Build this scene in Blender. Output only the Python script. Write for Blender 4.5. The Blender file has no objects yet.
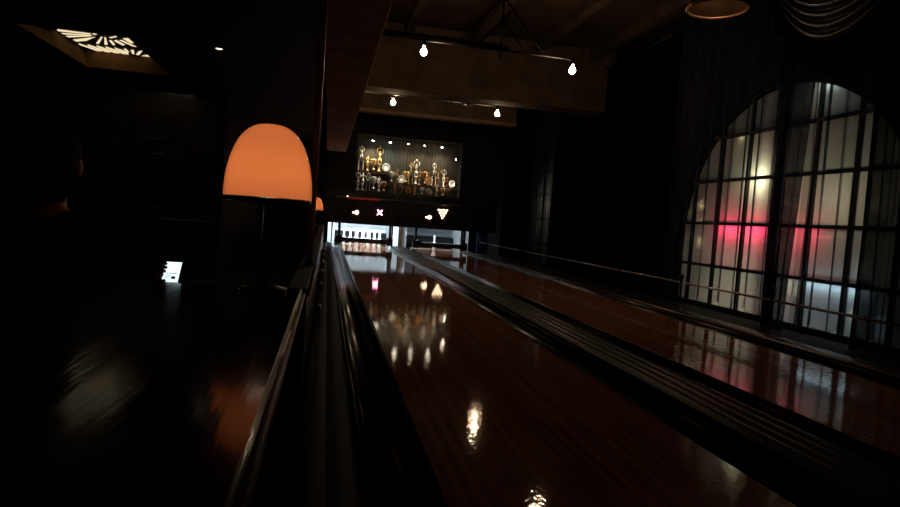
import bpy, bmesh, math, random
from mathutils import Vector, Matrix
PI = math.pi
random.seed(7)
SC = bpy.context.scene
COL = SC.collection

# ------------------------------------------------------------------ materials
def new_mat(name):
    m = bpy.data.materials.new(name); m.use_nodes = True
    nt = m.node_tree; nt.nodes.clear()
    out = nt.nodes.new('ShaderNodeOutputMaterial')
    return m, nt, out

def pbr(name, col, rough=0.5, metal=0.0, var=0.25, scale=8.0, stretch=(1, 1, 1), bump=0.0, coat=0.0, spec=0.5, rvar=0.1, sheen=0.0):
    m, nt, out = new_mat(name)
    b = nt.nodes.new('ShaderNodeBsdfPrincipled')
    tc = nt.nodes.new('ShaderNodeTexCoord'); mp = nt.nodes.new('ShaderNodeMapping')
    mp.inputs['Scale'].default_value = stretch
    n = nt.nodes.new('ShaderNodeTexNoise'); n.inputs['Scale'].default_value = scale; n.inputs['Detail'].default_value = 5
    nt.links.new(tc.outputs['Object'], mp.inputs['Vector']); nt.links.new(mp.outputs['Vector'], n.inputs['Vector'])
    cr = nt.nodes.new('ShaderNodeValToRGB')
    cr.color_ramp.elements[0].position = 0.3; cr.color_ramp.elements[1].position = 0.7
    cr.color_ramp.elements[0].color = tuple(c*(1-var) for c in col)+(1,)
    cr.color_ramp.elements[1].color = tuple(min(1, c*(1+var)) for c in col)+(1,)
    nt.links.new(n.outputs['Fac'], cr.inputs['Fac']); nt.links.new(cr.outputs['Color'], b.inputs['Base Color'])
    mr = nt.nodes.new('ShaderNodeMapRange')
    mr.inputs['To Min'].default_value = max(0.02, rough-rvar); mr.inputs['To Max'].default_value = min(1, rough+rvar)
    nt.links.new(n.outputs['Fac'], mr.inputs['Value']); nt.links.new(mr.outputs['Result'], b.inputs['Roughness'])
    b.inputs['Metallic'].default_value = metal
    b.inputs['Coat Weight'].default_value = coat; b.inputs['Coat Roughness'].default_value = 0.08
    b.inputs['Specular IOR Level'].default_value = spec
    if sheen: b.inputs['Sheen Weight'].default_value = sheen
    if bump:
        bp = nt.nodes.new('ShaderNodeBump'); bp.inputs['Strength'].default_value = bump; bp.inputs['Distance'].default_value = 0.01
        nt.links.new(n.outputs['Fac'], bp.inputs['Height']); nt.links.new(bp.outputs['Normal'], b.inputs['Normal'])
    nt.links.new(b.outputs['BSDF'], out.inputs['Surface'])
    return m

def glow(name, col, strength):
    m, nt, out = new_mat(name)
    e = nt.nodes.new('ShaderNodeEmission'); e.inputs['Color'].default_value = col+(1,); e.inputs['Strength'].default_value = strength
    nt.links.new(e.outputs['Emission'], out.inputs['Surface'])
    return m

def lane_mat():
    m, nt, out = new_mat('lacquered maple boards')
    L = nt.links.new; N = nt.nodes.new
    b = N('ShaderNodeBsdfPrincipled')
    tc = N('ShaderNodeTexCoord'); sx = N('ShaderNodeSeparateXYZ'); L(tc.outputs['Object'], sx.inputs['Vector'])
    def mth(op, a, bb=None):
        x = N('ShaderNodeMath'); x.operation = op
        for i, v in enumerate((a, bb)):
            if v is None: continue
            if isinstance(v, (int, float)): x.inputs[i].default_value = v
            else: L(v, x.inputs[i])
        return x.outputs[0]
    bx = mth('MULTIPLY', sx.outputs['X'], 39/1.067)
    idx = mth('FLOOR', bx)
    wn = N('ShaderNodeTexWhiteNoise'); wn.noise_dimensions = '1D'; L(idx, wn.inputs['W'])
    par = mth('MODULO', mth('ADD', idx, 100), 2)
    inz = mth('MULTIPLY', mth('GREATER_THAN', sx.outputs['Y'], 1.72), mth('LESS_THAN', sx.outputs['Y'], 2.35))
    splice = mth('MULTIPLY', par, inz)
    mp = N('ShaderNodeMapping'); mp.inputs['Scale'].default_value = (60, 2.0, 20); L(tc.outputs['Object'], mp.inputs['Vector'])
    gr = N('ShaderNodeTexNoise'); gr.inputs['Scale'].default_value = 1; gr.inputs['Detail'].default_value = 6; L(mp.outputs['Vector'], gr.inputs['Vector'])
    v = mth('ADD', mth('MULTIPLY', wn.outputs['Value'], 0.5), mth('MULTIPLY', gr.outputs['Fac'], 0.5))
    v = mth('SUBTRACT', v, mth('MULTIPLY', splice, 0.35))
    cr = N('ShaderNodeValToRGB')
    cr.color_ramp.elements[0].position = 0.0; cr.color_ramp.elements[1].position = 0.9
    cr.color_ramp.elements[0].color = (0.27, 0.108, 0.060, 1); cr.color_ramp.elements[1].color = (0.58, 0.25, 0.14, 1)
    L(v, cr.inputs['Fac']); L(cr.outputs['Color'], b.inputs['Base Color'])
    # worn lacquer: faint waves across the boards and scratches along them
    mp2 = N('ShaderNodeMapping'); mp2.inputs['Scale'].default_value = (34, 30, 30); L(tc.outputs['Object'], mp2.inputs['Vector'])
    n2 = N('ShaderNodeTexNoise'); n2.inputs['Scale'].default_value = 1.0; n2.inputs['Detail'].default_value = 3; L(mp2.outputs['Vector'], n2.inputs['Vector'])
    mp3 = N('ShaderNodeMapping'); mp3.inputs['Scale'].default_value = (120, 3, 9); L(tc.outputs['Object'], mp3.inputs['Vector'])
    n3 = N('ShaderNodeTexNoise'); n3.inputs['Scale'].default_value = 1.0; n3.inputs['Detail'].default_value = 2; L(mp3.outputs['Vector'], n3.inputs['Vector'])
    # the throwing end is more dented than the far end
    wr = N('ShaderNodeMapRange'); wr.interpolation_type = 'SMOOTHSTEP'
    wr.inputs['From Min'].default_value = 2.7; wr.inputs['From Max'].default_value = 4.2; wr.inputs['To Min'].default_value = 0.6; wr.inputs['To Max'].default_value = 0.16
    L(sx.outputs['Y'], wr.inputs['Value'])
    hh = mth('ADD', mth('MULTIPLY', n2.outputs['Fac'], wr.outputs['Result']), mth('MULTIPLY', n3.outputs['Fac'], 0.08))
    bp = N('ShaderNodeBump'); bp.inputs['Strength'].default_value = 1.0; bp.inputs['Distance'].default_value = 0.001
    L(hh, bp.inputs['Height']); L(bp.outputs['Normal'], b.inputs['Normal'])
    mr = N('ShaderNodeMapRange'); mr.inputs['To Min'].default_value = 0.02; mr.inputs['To Max'].default_value = 0.06
    L(n3.outputs['Fac'], mr.inputs['Value']); L(mr.outputs['Result'], b.inputs['Roughness'])
    b.inputs['Specular IOR Level'].default_value = 0.5
    L(b.outputs['BSDF'], out.inputs['Surface'])
    return m

def frosted_mat():
    m, nt, out = new_mat('frosted window glass')
    L = nt.links.new; N = nt.nodes.new
    tr = N('ShaderNodeBsdfTranslucent'); gl = N('ShaderNodeBsdfGlossy'); gl.inputs['Roughness'].default_value = 0.25
    tc = N('ShaderNodeTexCoord'); n = N('ShaderNodeTexNoise'); n.inputs['Scale'].default_value = 2.5; L(tc.outputs['Object'], n.inputs['Vector'])
    cr = N('ShaderNodeValToRGB'); cr.color_ramp.elements[0].color = (0.55, 0.56, 0.5, 1); cr.color_ramp.elements[1].color = (0.85, 0.86, 0.78, 1)
    L(n.outputs['Fac'], cr.inputs['Fac']); L(cr.outputs['Color'], tr.inputs['Color'])
    mx = N('ShaderNodeMixShader'); mx.inputs['Fac'].default_value = 0.05
    L(tr.outputs[0], mx.inputs[1]); L(gl.outputs[0], mx.inputs[2])
    tp = N('ShaderNodeBsdfTransparent'); mx2 = N('ShaderNodeMixShader'); mx2.inputs['Fac'].default_value = 0.02
    L(mx.outputs[0], mx2.inputs[1]); L(tp.outputs[0], mx2.inputs[2])
    L(mx2.outputs[0], out.inputs['Surface'])
    return m

def sheer_mat(name, col, openness, trans=0.35):
    m, nt, out = new_mat(name)
    L = nt.links.new; N = nt.nodes.new
    d = N('ShaderNodeBsdfDiffuse'); d.inputs['Color'].default_value = col+(1,)
    t = N('ShaderNodeBsdfTranslucent'); t.inputs['Color'].default_value = col+(1,)
    m1 = N('ShaderNodeMixShader'); m1.inputs['Fac'].default_value = trans; L(d.outputs[0], m1.inputs[1]); L(t.outputs[0], m1.inputs[2])
    tp = N('ShaderNodeBsdfTransparent')
    lw = N('ShaderNodeLayerWeight'); lw.inputs['Blend'].default_value = 0.5
    # a woven mesh closes up where the cloth turns edge-on
    mr = N('ShaderNodeMapRange'); mr.inputs['From Min'].default_value = 0.0; mr.inputs['From Max'].default_value = 0.85
    mr.inputs['To Min'].default_value = openness; mr.inputs['To Max'].default_value = 0.05
    L(lw.outputs['Facing'], mr.inputs['Value'])
    tc = N('ShaderNodeTexCoord'); n = N('ShaderNodeTexNoise'); n.inputs['Scale'].default_value = 6; L(tc.outputs['Object'], n.inputs['Vector'])
    mu = N('ShaderNodeMath'); mu.operation = 'MULTIPLY_ADD'; mu.inputs[1].default_value = 0.12; mu.inputs[2].default_value = -0.06
    L(n.outputs['Fac'], mu.inputs[0])
    ad = N('ShaderNodeMath'); ad.operation = 'ADD'; ad.use_clamp = True; L(mr.outputs['Result'], ad.inputs[0]); L(mu.outputs[0], ad.inputs[1])
    m2 = N('ShaderNodeMixShader'); L(ad.outputs[0], m2.inputs['Fac']); L(m1.outputs[0], m2.inputs[1]); L(tp.outputs[0], m2.inputs[2])
    L(m2.outputs[0], out.inputs['Surface'])
    return m

def shade_mat():
    m, nt, out = new_mat('amber opal glass')
    L = nt.links.new; N = nt.nodes.new
    tc = N('ShaderNodeTexCoord'); n = N('ShaderNodeTexNoise'); n.inputs['Scale'].default_value = 6; L(tc.outputs['Object'], n.inputs['Vector'])
    cr = N('ShaderNodeValToRGB'); cr.color_ramp.elements[0].color = (0.80, 0.235, 0.082, 1); cr.color_ramp.elements[1].color = (0.84, 0.26, 0.092, 1)
    L(n.outputs['Fac'], cr.inputs['Fac'])
    t = N('ShaderNodeBsdfTranslucent'); L(cr.outputs['Color'], t.inputs['Color'])
    g = N('ShaderNodeBsdfGlossy'); g.inputs['Roughness'].default_value = 0.04
    fr = N('ShaderNodeFresnel'); fr.inputs['IOR'].default_value = 1.4
    mx = N('ShaderNodeMixShader'); L(fr.outputs[0], mx.inputs['Fac']); L(t.outputs[0], mx.inputs[1]); L(g.outputs[0], mx.inputs[2])
    L(mx.outputs[0], out.inputs['Surface'])
    return m

M = {}
M['lane'] = lane_mat()
M['black'] = pbr('black lacquer', (0.008, 0.008, 0.009), 0.28, 0, 0.3, 6)
M['blackmatte'] = pbr('matt black paint', (0.006, 0.006, 0.007), 0.7, 0, 0.3, 9)
M['gutter'] = pbr('dark gutter plastic', (0.008, 0.008, 0.009), 0.22, 0, 0.4, 14, (1, 0.06, 1), 0.1)
M['cap'] = pbr('dark capping board', (0.005, 0.004, 0.0035), 0.36, 0, 0.4, 20, (1, 0.05, 1), 0.05, 0.0, 0.10)
M['brownwood'] = pbr('dark walnut', (0.045, 0.02, 0.01), 0.3, 0, 0.45, 18, (1, 0.12, 1), 0.05, 0.3)
M['tablewood'] = pbr('varnished table wood', (0.045, 0.018, 0.008), 0.12, 0, 0.5, 26, (1, 0.08, 1), 0.12, 0.0, 0.06, 0.05)
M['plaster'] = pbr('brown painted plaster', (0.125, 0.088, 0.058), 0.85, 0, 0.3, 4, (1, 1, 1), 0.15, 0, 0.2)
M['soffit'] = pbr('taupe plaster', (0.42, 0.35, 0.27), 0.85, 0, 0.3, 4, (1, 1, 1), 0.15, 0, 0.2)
M['edge'] = pbr('lamplit beam edge tint', (0.26, 0.17, 0.10), 0.6, 0, 0.2, 6)  # lamplight on the beam edge, put into the colour
M['ceil'] = pbr('dark ceiling plaster', (0.07, 0.047, 0.03), 0.9, 0, 0.4, 3, (1, 1, 1), 0.2, 0, 0.2)
M['darkwall'] = pbr('near black wall paint', (0.010, 0.009, 0.010), 0.8, 0, 0.3, 3, (1, 1, 1), 0.1, 0, 0.2)
M['carpet'] = pbr('dark carpet', (0.008, 0.006, 0.006), 0.95, 0, 0.5, 60)
M['iron'] = pbr('blackened iron', (0.02, 0.017, 0.015), 0.4, 0.9, 0.3, 20)
M['brass'] = pbr('aged brass', (0.55, 0.33, 0.14), 0.28, 1, 0.25, 14)
M['copper'] = pbr('copper', (0.55, 0.26, 0.13), 0.3, 1, 0.2, 10)
M['liner'] = pbr('tarnished copper liner', (0.05, 0.025, 0.010), 0.5, 0.3, 0.4, 9)
M['rim'] = pbr('rolled copper rim', (0.80, 0.47, 0.30), 0.35, 0.5, 0.1, 9)
M['darkbronze'] = pbr('dark bronze tube', (0.10, 0.075, 0.06), 0.3, 0.9, 0.3, 12)
M['postmetal'] = pbr('taupe enamelled tube', (0.5, 0.42, 0.34), 0.35, 0.2, 0.2, 12)
M['stripwood'] = pbr('stained edge strip', (0.05, 0.03, 0.018), 0.5, 0, 0.2, 5, (1, .05, 1), 0, 0, 0.3, 0.02)
M['cap2'] = pbr('matt dark capping board', (0.004, 0.0035, 0.003), 0.6, 0, 0.4, 20, (1, 0.05, 1), 0.05, 0.0, 0.06)
M['steel'] = pbr('brushed steel', (0.5, 0.5, 0.52), 0.3, 1, 0.15, 20, (1, 1, 0.1))
M['gold'] = pbr('polished gold plate', (0.95, 0.62, 0.26), 0.42, 0.75, 0.15, 10)
M['silver'] = pbr('polished silver plate', (0.9, 0.87, 0.82), 0.4, 0.7, 0.1, 10)
M['bronze'] = pbr('bronze', (0.5, 0.28, 0.13), 0.4, 0.8, 0.2, 10)
M['plinth'] = pbr('dark trophy plinth', (0.02, 0.014, 0.01), 0.3, 0, 0.3, 9)
M['slats'] = pbr('olive timber panelling', (0.026, 0.023, 0.015), 0.6, 0, 0.35, 12, (6, 1, 0.3), 0.1)
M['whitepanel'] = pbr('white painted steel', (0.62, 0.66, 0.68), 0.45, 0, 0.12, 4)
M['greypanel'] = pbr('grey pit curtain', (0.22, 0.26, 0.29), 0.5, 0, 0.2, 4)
M['pin'] = pbr('white pin coating', (0.85, 0.84, 0.8), 0.25, 0, 0.03, 10)
M['deck'] = pbr('cream pin deck', (0.75, 0.66, 0.5), 0.3, 0, 0.1, 14, (1, .2, 1))
M['bluecloth'] = pbr('navy cloth', (0.03, 0.05, 0.15), 0.7, 0, 0.3, 10)
M['red'] = pbr('red for lit ledge and lips', (0.75, 0.13, 0.10), 0.25, 0, 0.2, 10)  # red light on the ledge put into the colour; also the lips
M['swag'] = pbr('midnight satin', (0.035, 0.042, 0.065), 0.34, 0.3, 0.2, 10, (1, 1, 1), 0, 0, 0.8, 0.05)
M['drape'] = pbr('black velvet', (0.0025, 0.0025, 0.0035), 0.95, 0, 0.3, 20, (1, 1, .1), 0, 0, 0.05, 0.05)
M['frame'] = pbr('black window iron', (0.008, 0.008, 0.008), 0.5, 0.2, 0.3, 15)
M['leather'] = pbr('brown leather', (0.12, 0.06, 0.03), 0.4, 0, 0.3, 16, (1, 1, 1), 0.15)
M['glass'] = frosted_mat()
M['sheer'] = sheer_mat('charcoal sheer voile', (0.035, 0.043, 0.075), 0.80, 0.5)
M['sheer1'] = sheer_mat('doubled charcoal voile', (0.032, 0.04, 0.07), 0.62, 0.5)
M['sheer2'] = sheer_mat('thick charcoal voile', (0.026, 0.032, 0.058), 0.10, 0.5)
M['sheer3'] = sheer_mat('dense charcoal voile', (0.02, 0.022, 0.034), 0.10, 0.4)
M['shade'] = shade_mat()
M['bulb'] = glow('warm filament bulb', (1.0, 0.70, 0.42), 130)
M['spotglow'] = glow('spotlight lens', (1.0, 0.80, 0.58), 90)
M['spotcool'] = glow('cool spotlight lens', (0.80, 1.0, 0.9), 90)
M['dot'] = glow('indicator bulb', (1.0, 0.62, 0.38), 9)
M['xred'] = glow('red lit strike sign', (1.0, 0.28, 0.46), 24)
M['tube'] = glow('cool fluorescent tube', (0.78, 0.92, 1.0), 430)
M['tubedim'] = glow('dimmer cool fluorescent tube', (0.78, 0.92, 1.0), 60)
M['sky'] = glow('backlit cream glass', (1.0, 0.81, 0.50), 0.95)
M['screen'] = glow('lit phone screen', (0.72, 0.95, 1.0), 1.5)
M['icon'] = pbr('phone screen icons', (0.03, 0.04, 0.07), 0.3)
M['downglow'] = glow('downlight lens', (1, .85, .62), 3)
M['neonred'] = glow('red neon tube', (1.0, 0.02, 0.10), 20)
M['neonblue'] = glow('ice blue tube', (0.55, 0.78, 1.0), 7)
M['streetglow'] = glow('street lantern glass', (1.0, 0.88, 0.55), 10)
M['pavement'] = pbr('asphalt', (0.03, 0.03, 0.03), 0.8, 0, 0.3, 30)
M['render'] = pbr('pale rendered facade', (0.12, 0.125, 0.115), 0.85, 0, 0.2, 3)
M['cloth_black'] = pbr('black wool', (0.005, 0.005, 0.006), 0.95, 0, 0.3, 30, (1, 1, 1), 0, 0, 0.05)
M['cloth_navy'] = pbr('dark denim', (0.010, 0.012, 0.02), 0.9, 0, 0.3, 30)
M['skin'] = pbr('skin', (0.35, 0.19, 0.13), 0.5, 0, 0.1, 20)
M['hair'] = pbr('dark hair', (0.006, 0.004, 0.003), 0.8, 0, 0.4, 40, (1, 1, .1), 0, 0, 0.1)

# ------------------------------------------------------------------ geometry
def box(bm, x0, x1, y0, y1, z0, z1, mi=0, bev=0.0):
    r = bmesh.ops.create_cube(bm, size=1.0)
    vs = r['verts']
    for v in vs:
        v.co = Vector(((x0+x1)/2+v.co.x*(x1-x0), (y0+y1)/2+v.co.y*(y1-y0), (z0+z1)/2+v.co.z*(z1-z0)))
    fs = {f for v in vs for f in v.link_faces}
    for f in fs: f.material_index = mi
    if bev:
        es = list({e for f in fs for e in f.edges})
        bmesh.ops.bevel(bm, geom=es, offset=bev, segments=2, profile=0.5, affect='EDGES')
    return bm

def tube(bm, pts, r, n=8, closed_caps=True):
    pts = [Vector(p) for p in pts]
    rr = r if isinstance(r, (list, tuple)) else [r]*len(pts)
    rings = []
    prev = None
    for i, p in enumerate(pts):
        if i == 0: d = pts[1]-pts[0]
        elif i == len(pts)-1: d = pts[-1]-pts[-2]
        else: d = (pts[i+1]-pts[i-1])
        d.normalize()
        a = d.cross(Vector((0, 0, 1)))
        if a.length < 1e-3: a = d.cross(Vector((1, 0, 0)))
        a.normalize(); b = d.cross(a)
        if prev is not None and a.dot(prev) < 0: a = -a; b = -b
        prev = a
        rings.append([bm.verts.new(p+(a*math.cos(2*PI*k/n)+b*math.sin(2*PI*k/n))*rr[i]) for k in range(n)])
    for i in range(len(rings)-1):
        for k in range(n):
            f = bm.faces.new((rings[i][k], rings[i][(k+1) % n], rings[i+1][(k+1) % n], rings[i+1][k])); f.smooth = True
    if closed_caps:
        bm.faces.new(rings[0][::-1]); bm.faces.new(rings[-1])
    return bm

def lathe(bm, prof, n=24, c=(0, 0, 0), cap=True, axis='z'):
    rings = []
    for r, z in prof:
        ring = []
        for k in range(n):
            a = 2*PI*k/n
            if axis == 'z': q = (c[0]+r*math.cos(a), c[1]+r*math.sin(a), c[2]+z)
            else: q = (c[0]+r*math.cos(a), c[1]+z, c[2]+r*math.sin(a))
            ring.append(bm.verts.new(q))
        rings.append(ring)
    for i in range(len(rings)-1):
        for k in range(n):
            f = bm.faces.new((rings[i][k], rings[i][(k+1) % n], rings[i+1][(k+1) % n], rings[i+1][k])); f.smooth = True
    if cap:
        for ring in (rings[0], rings[-1]):
            try: bm.faces.new(ring)
            except Exception: pass
    return bm

def prism(bm, prof, y0, y1, smooth=False):
    """profile in x,z swept along y; closed"""
    a = [bm.verts.new((x, y0, z)) for x, z in prof]; b = [bm.verts.new((x, y1, z)) for x, z in prof]
    n = len(prof)
    for i in range(n):
        f = bm.faces.new((a[i], a[(i+1) % n], b[(i+1) % n], b[i])); f.smooth = smooth
    bm.faces.new(a[::-1]); bm.faces.new(b)
    return bm

def ball(bm, c, r, n=12, sc=(1, 1, 1)):
    g = bmesh.ops.create_uvsphere(bm, u_segments=n, v_segments=max(6, n*2//3), radius=r)
    for v in g['verts']: v.co = Vector((c[0]+v.co.x*sc[0], c[1]+v.co.y*sc[1], c[2]+v.co.z*sc[2]))
    for f in {f for v in g['verts'] for f in v.link_faces}: f.smooth = True
    return bm

def BM(): return bmesh.new()

def obj(name, bm, mats, parent=None, recalc=True):
    if recalc: bmesh.ops.recalc_face_normals(bm, faces=bm.faces[:])
    me = bpy.data.meshes.new(name); bm.to_mesh(me); bm.free()
    for m in (mats if isinstance(mats, (list, tuple)) else [mats]): me.materials.append(M[m])
    o = bpy.data.objects.new(name, me); COL.objects.link(o)
    if parent is not None: o.parent = parent
    return o

def tag(o, label, cat, group=None, kind=None):
    o['label'] = label; o['category'] = cat
    if group: o['group'] = group
    if kind: o['kind'] = kind
    return o

def thing(name, label, cat, loc=(0, 0, 0), group=None, rotz=0):
    o = bpy.data.objects.new(name, None); o.empty_display_size = 0.1; COL.objects.link(o)
    o.location = loc; o.rotation_euler = (0, 0, rotz)
    return tag(o, label, cat, group)

def struct(name, bm, m, label, cat, parent=None):
    o = obj(name, bm, m, parent)
    if parent is None: tag(o, label, cat, None, 'structure')
    return o

def dup(root, loc, label, scale=None, rotz=None, group=None):
    r = root.copy(); COL.objects.link(r); r.location = loc; r['label'] = label
    if rotz is not None: r.rotation_euler = (0, 0, rotz)
    if scale is not None: r.scale = (scale,)*3 if isinstance(scale, (int, float)) else scale
    if group: r['group'] = group
    for ch in list(root.children):
        c = ch.copy(); COL.objects.link(c); c.parent = r
        for g in ch.children:
            d = g.copy(); COL.objects.link(d); d.parent = c
    return r

def lamp(name, kind, loc, energy, col, parent=None, size=0.05, spot=None, aim=None):
    l = bpy.data.lights.new(name, kind); l.energy = energy; l.color = col
    if kind in ('POINT', 'SPOT'): l.shadow_soft_size = size
    if spot: l.spot_size = spot; l.spot_blend = 0.6
    o = bpy.data.objects.new(name, l); COL.objects.link(o); o.location = loc
    if aim: o.rotation_euler = (Vector(aim)-Vector(loc)).to_track_quat('-Z', 'Y').to_euler()
    if parent is not None: o.parent = parent
    return o

# ------------------------------------------------------------------ camera (seated, phone held slightly tilted)
yaw, pitch, roll = math.radians(11.4), math.radians(-3.0), math.radians(4.1)
fw = Vector((math.sin(yaw)*math.cos(pitch), math.cos(yaw)*math.cos(pitch), math.sin(pitch)))
rt = Vector((math.cos(yaw), -math.sin(yaw), 0)); upv = rt.cross(fw)
R_ = rt*math.cos(roll)+upv*math.sin(roll); U_ = -rt*math.sin(roll)+upv*math.cos(roll)
cd = bpy.data.cameras.new('camera'); cam = bpy.data.objects.new('camera', cd); COL.objects.link(cam)
cam.matrix_world = Matrix(((R_.x, U_.x, -fw.x, 0), (R_.y, U_.y, -fw.y, 0), (R_.z, U_.z, -fw.z, 0.78), (0, 0, 0, 1)))
cd.sensor_width = 36; cd.lens = 36*620/900; cd.clip_start = 0.02
SC.camera = cam

# ------------------------------------------------------------------ setting
YB, YE = -1.2, 17.6
b = BM(); box(b, -5.0, 4.3, YB, YE, -0.42, -0.32); struct('floor', b, 'carpet', 'dark floor under the dining side and lanes', 'floor')
b = BM(); box(b, -0.1, 4.55, YB, YE, 3.6, 3.7); struct('ceiling', b, 'ceil', 'brown plaster ceiling high above the bowling lanes', 'ceiling')
# lower dining ceiling with the opening of the coffer
CX0, CX1, CY0, CY1 = -3.09, -2.09, 6.9, 8.78
b = BM()
box(b, -5.0, CX0-0.10, YB, 9.4, 2.4, 2.5); box(b, CX1+0.07, -0.1, YB, 9.4, 2.4, 2.5)
box(b, CX0-0.10, CX1+0.07, YB, CY0-0.07, 2.4, 2.5); box(b, CX0-0.10, CX1+0.07, CY1+0.10, 9.4, 2.4, 2.5)
box(b, -1.6, -0.1, 9.4, 17.5, 2.4, 2.5)
struct('ceiling_dining', b, 'blackmatte', 'low black ceiling over the dining side, around the lit coffer', 'ceiling')
# soffit above the partition
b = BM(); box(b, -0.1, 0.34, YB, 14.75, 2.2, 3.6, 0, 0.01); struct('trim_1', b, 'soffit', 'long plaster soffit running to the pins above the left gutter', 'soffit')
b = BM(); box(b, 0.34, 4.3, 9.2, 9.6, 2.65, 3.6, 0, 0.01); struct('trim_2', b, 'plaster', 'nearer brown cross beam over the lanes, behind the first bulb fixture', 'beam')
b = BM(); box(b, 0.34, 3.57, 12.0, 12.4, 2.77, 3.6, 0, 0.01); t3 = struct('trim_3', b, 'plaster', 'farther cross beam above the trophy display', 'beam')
b = BM(); box(b, 0.345, 3.57, 11.95, 11.998, 2.74, 2.80, 0, 0.008); obj('lit_edge_strip', b, 'edge', t3)  # paler strip stands for lamplight along the beam's lower edge
n_j = 4
for x in (1.0, 2.0, 3.0, 3.9):
    b = BM(); box(b, x-0.06, x+0.06, YB, 9.2, 3.44, 3.6, 0, 0.008)
    struct('trim_%d' % n_j, b, 'ceil', 'brown ceiling joist running lengthwise near the ' + {1.0: 'soffit', 2.0: 'fixture rod', 3.0: 'right end of the bulb bar', 3.9: 'window wall'}[x], 'joist'); n_j += 1

# right wall with two arched openings
WX0, WX1 = 4.3, 4.55
WIN = [(5.4, 1.63), (11.2, 1.63)]
ZC = 0.76
def arch_z(y):
    for yc, r in WIN:
        d = abs(y-yc)
        if d < r: return ZC+math.sqrt(max(0, r*r-d*d))
    return None
b = BM()
cuts = [YB]
for yc, r in WIN:
    cuts += [yc-r*math.cos(PI*k/40) for k in range(41)]
cuts.append(YE)
for a, c in zip(cuts[:-1], cuts[1:]):
    za, zb_ = arch_z(a), arch_z(c)
    mid = arch_z((a+c)/2)
    if mid is None:
        box(b, WX0, WX1, a, c, -0.32, 3.6)
    else:
        za = ZC if za is None else za; zb_ = ZC if zb_ is None else zb_
        box(b, WX0, WX1, a, c, -0.32, 0.0)
        v = [b.verts.new(p) for p in ((WX0, a, za), (WX0, c, zb_), (WX0, c, 3.6), (WX0, a, 3.6), (WX1, a, za), (WX1, c, zb_), (WX1, c, 3.6), (WX1, a, 3.6))]
        for q in ((0, 1, 2, 3), (7, 6, 5, 4), (0, 4, 5, 1), (3, 2, 6, 7), (0, 3, 7, 4), (1, 5, 6, 2)): b.faces.new([v[i] for i in q])
struct('wall_right', b, 'darkwall', 'near black right wall pierced by two tall arched windows', 'wall')
b = BM(); box(b, -1.6, 4.3, 17.5, 17.6, -0.32, 3.6); struct('wall_back', b, 'darkwall', 'black wall behind the pin machines', 'wall')
b = BM(); box(b, -5.0, -1.6, 9.4, 9.5, -0.32, 2.5); struct('wall_dining', b, 'brownwood', 'dark panelled wall at the far end of the dining side', 'wall')
b = BM(); box(b, -1.6, -1.5, 9.4, 17.5, -0.32, 2.5); struct('wall_passage', b, 'darkwall', 'black side wall of the passage behind the far orange lamp', 'wall')
b = BM(); box(b, -1.5, -0.06, 14.62, 14.72, -0.32, 2.5); struct('wall_pit_light_block', b, 'darkwall', 'added black wall keeping pit light out of the passage', 'wall')  # wall added only to stop pit light reaching the passage
b = BM(); box(b, -5.1, -5.0, YB, 9.5, -0.32, 2.5); struct('wall_left', b, 'darkwall', 'black left wall of the dining side', 'wall')
b = BM(); box(b, -5.1, 4.55, YB-0.1, YB, -0.32, 3.6); struct('wall_front', b, 'darkwall', 'black wall behind the camera', 'wall')

def window(n, yc, r, label):
    b = BM()
    # curb of the frame around the opening
    pts = [(yc-r+0.03, 0.0)]+[(yc-(r-0.03)*math.cos(PI*k/32), ZC+(r-0.03)*math.sin(PI*k/32)) for k in range(33)]+[(yc+r-0.03, 0.0)]
    for (ya, za), (yb, zb_) in zip(pts[:-1], pts[1:]):
        tube(b, [(4.335, ya, za), (4.335, yb, zb_)], 0.028, 6)
    box(b, 4.305, 4.365, yc-r, yc+r, 0.0, 0.05)
    fr = struct('window_%d' % n, b, 'frame', label, 'window')
    m_ = BM()
    for k in range(-3, 4):
        y = yc+k*0.46; w = 0.045 if k == 0 else 0.017
        zt = ZC+math.sqrt(max(0.0, r*r-(y-yc)**2))
        box(m_, 4.31, 4.345, y-w, y+w, 0.03, zt-0.02)
    for z in (0.48, 0.965, 1.45, 1.935):
        hw = r if z <= ZC else math.sqrt(r*r-(z-ZC)**2)
        box(m_, 4.312, 4.375, yc-hw+0.02, yc+hw-0.02, z-0.016, z+0.016)
    obj('mullion', m_, 'frame', fr)
    g = BM()
    o1 = [g.verts.new((4.428, y, z)) for y, z in pts]; o2 = [g.verts.new((4.434, y, z)) for y, z in pts]
    g.faces.new(o1)
    for i in range(len(pts)):
        pass
    g.free(); g = BM()
    vs = [g.verts.new((4.352, y, z)) for y, z in pts]; g.faces.new(vs)
    obj('window_pane', g, 'glass', fr)
    return fr
window(1, 5.4, 1.63, 'large near arched window of frosted panes glowing red and white')
window(2, 11.2, 1.63, 'distant arched window, only dim strips showing between dark drapes')

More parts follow.
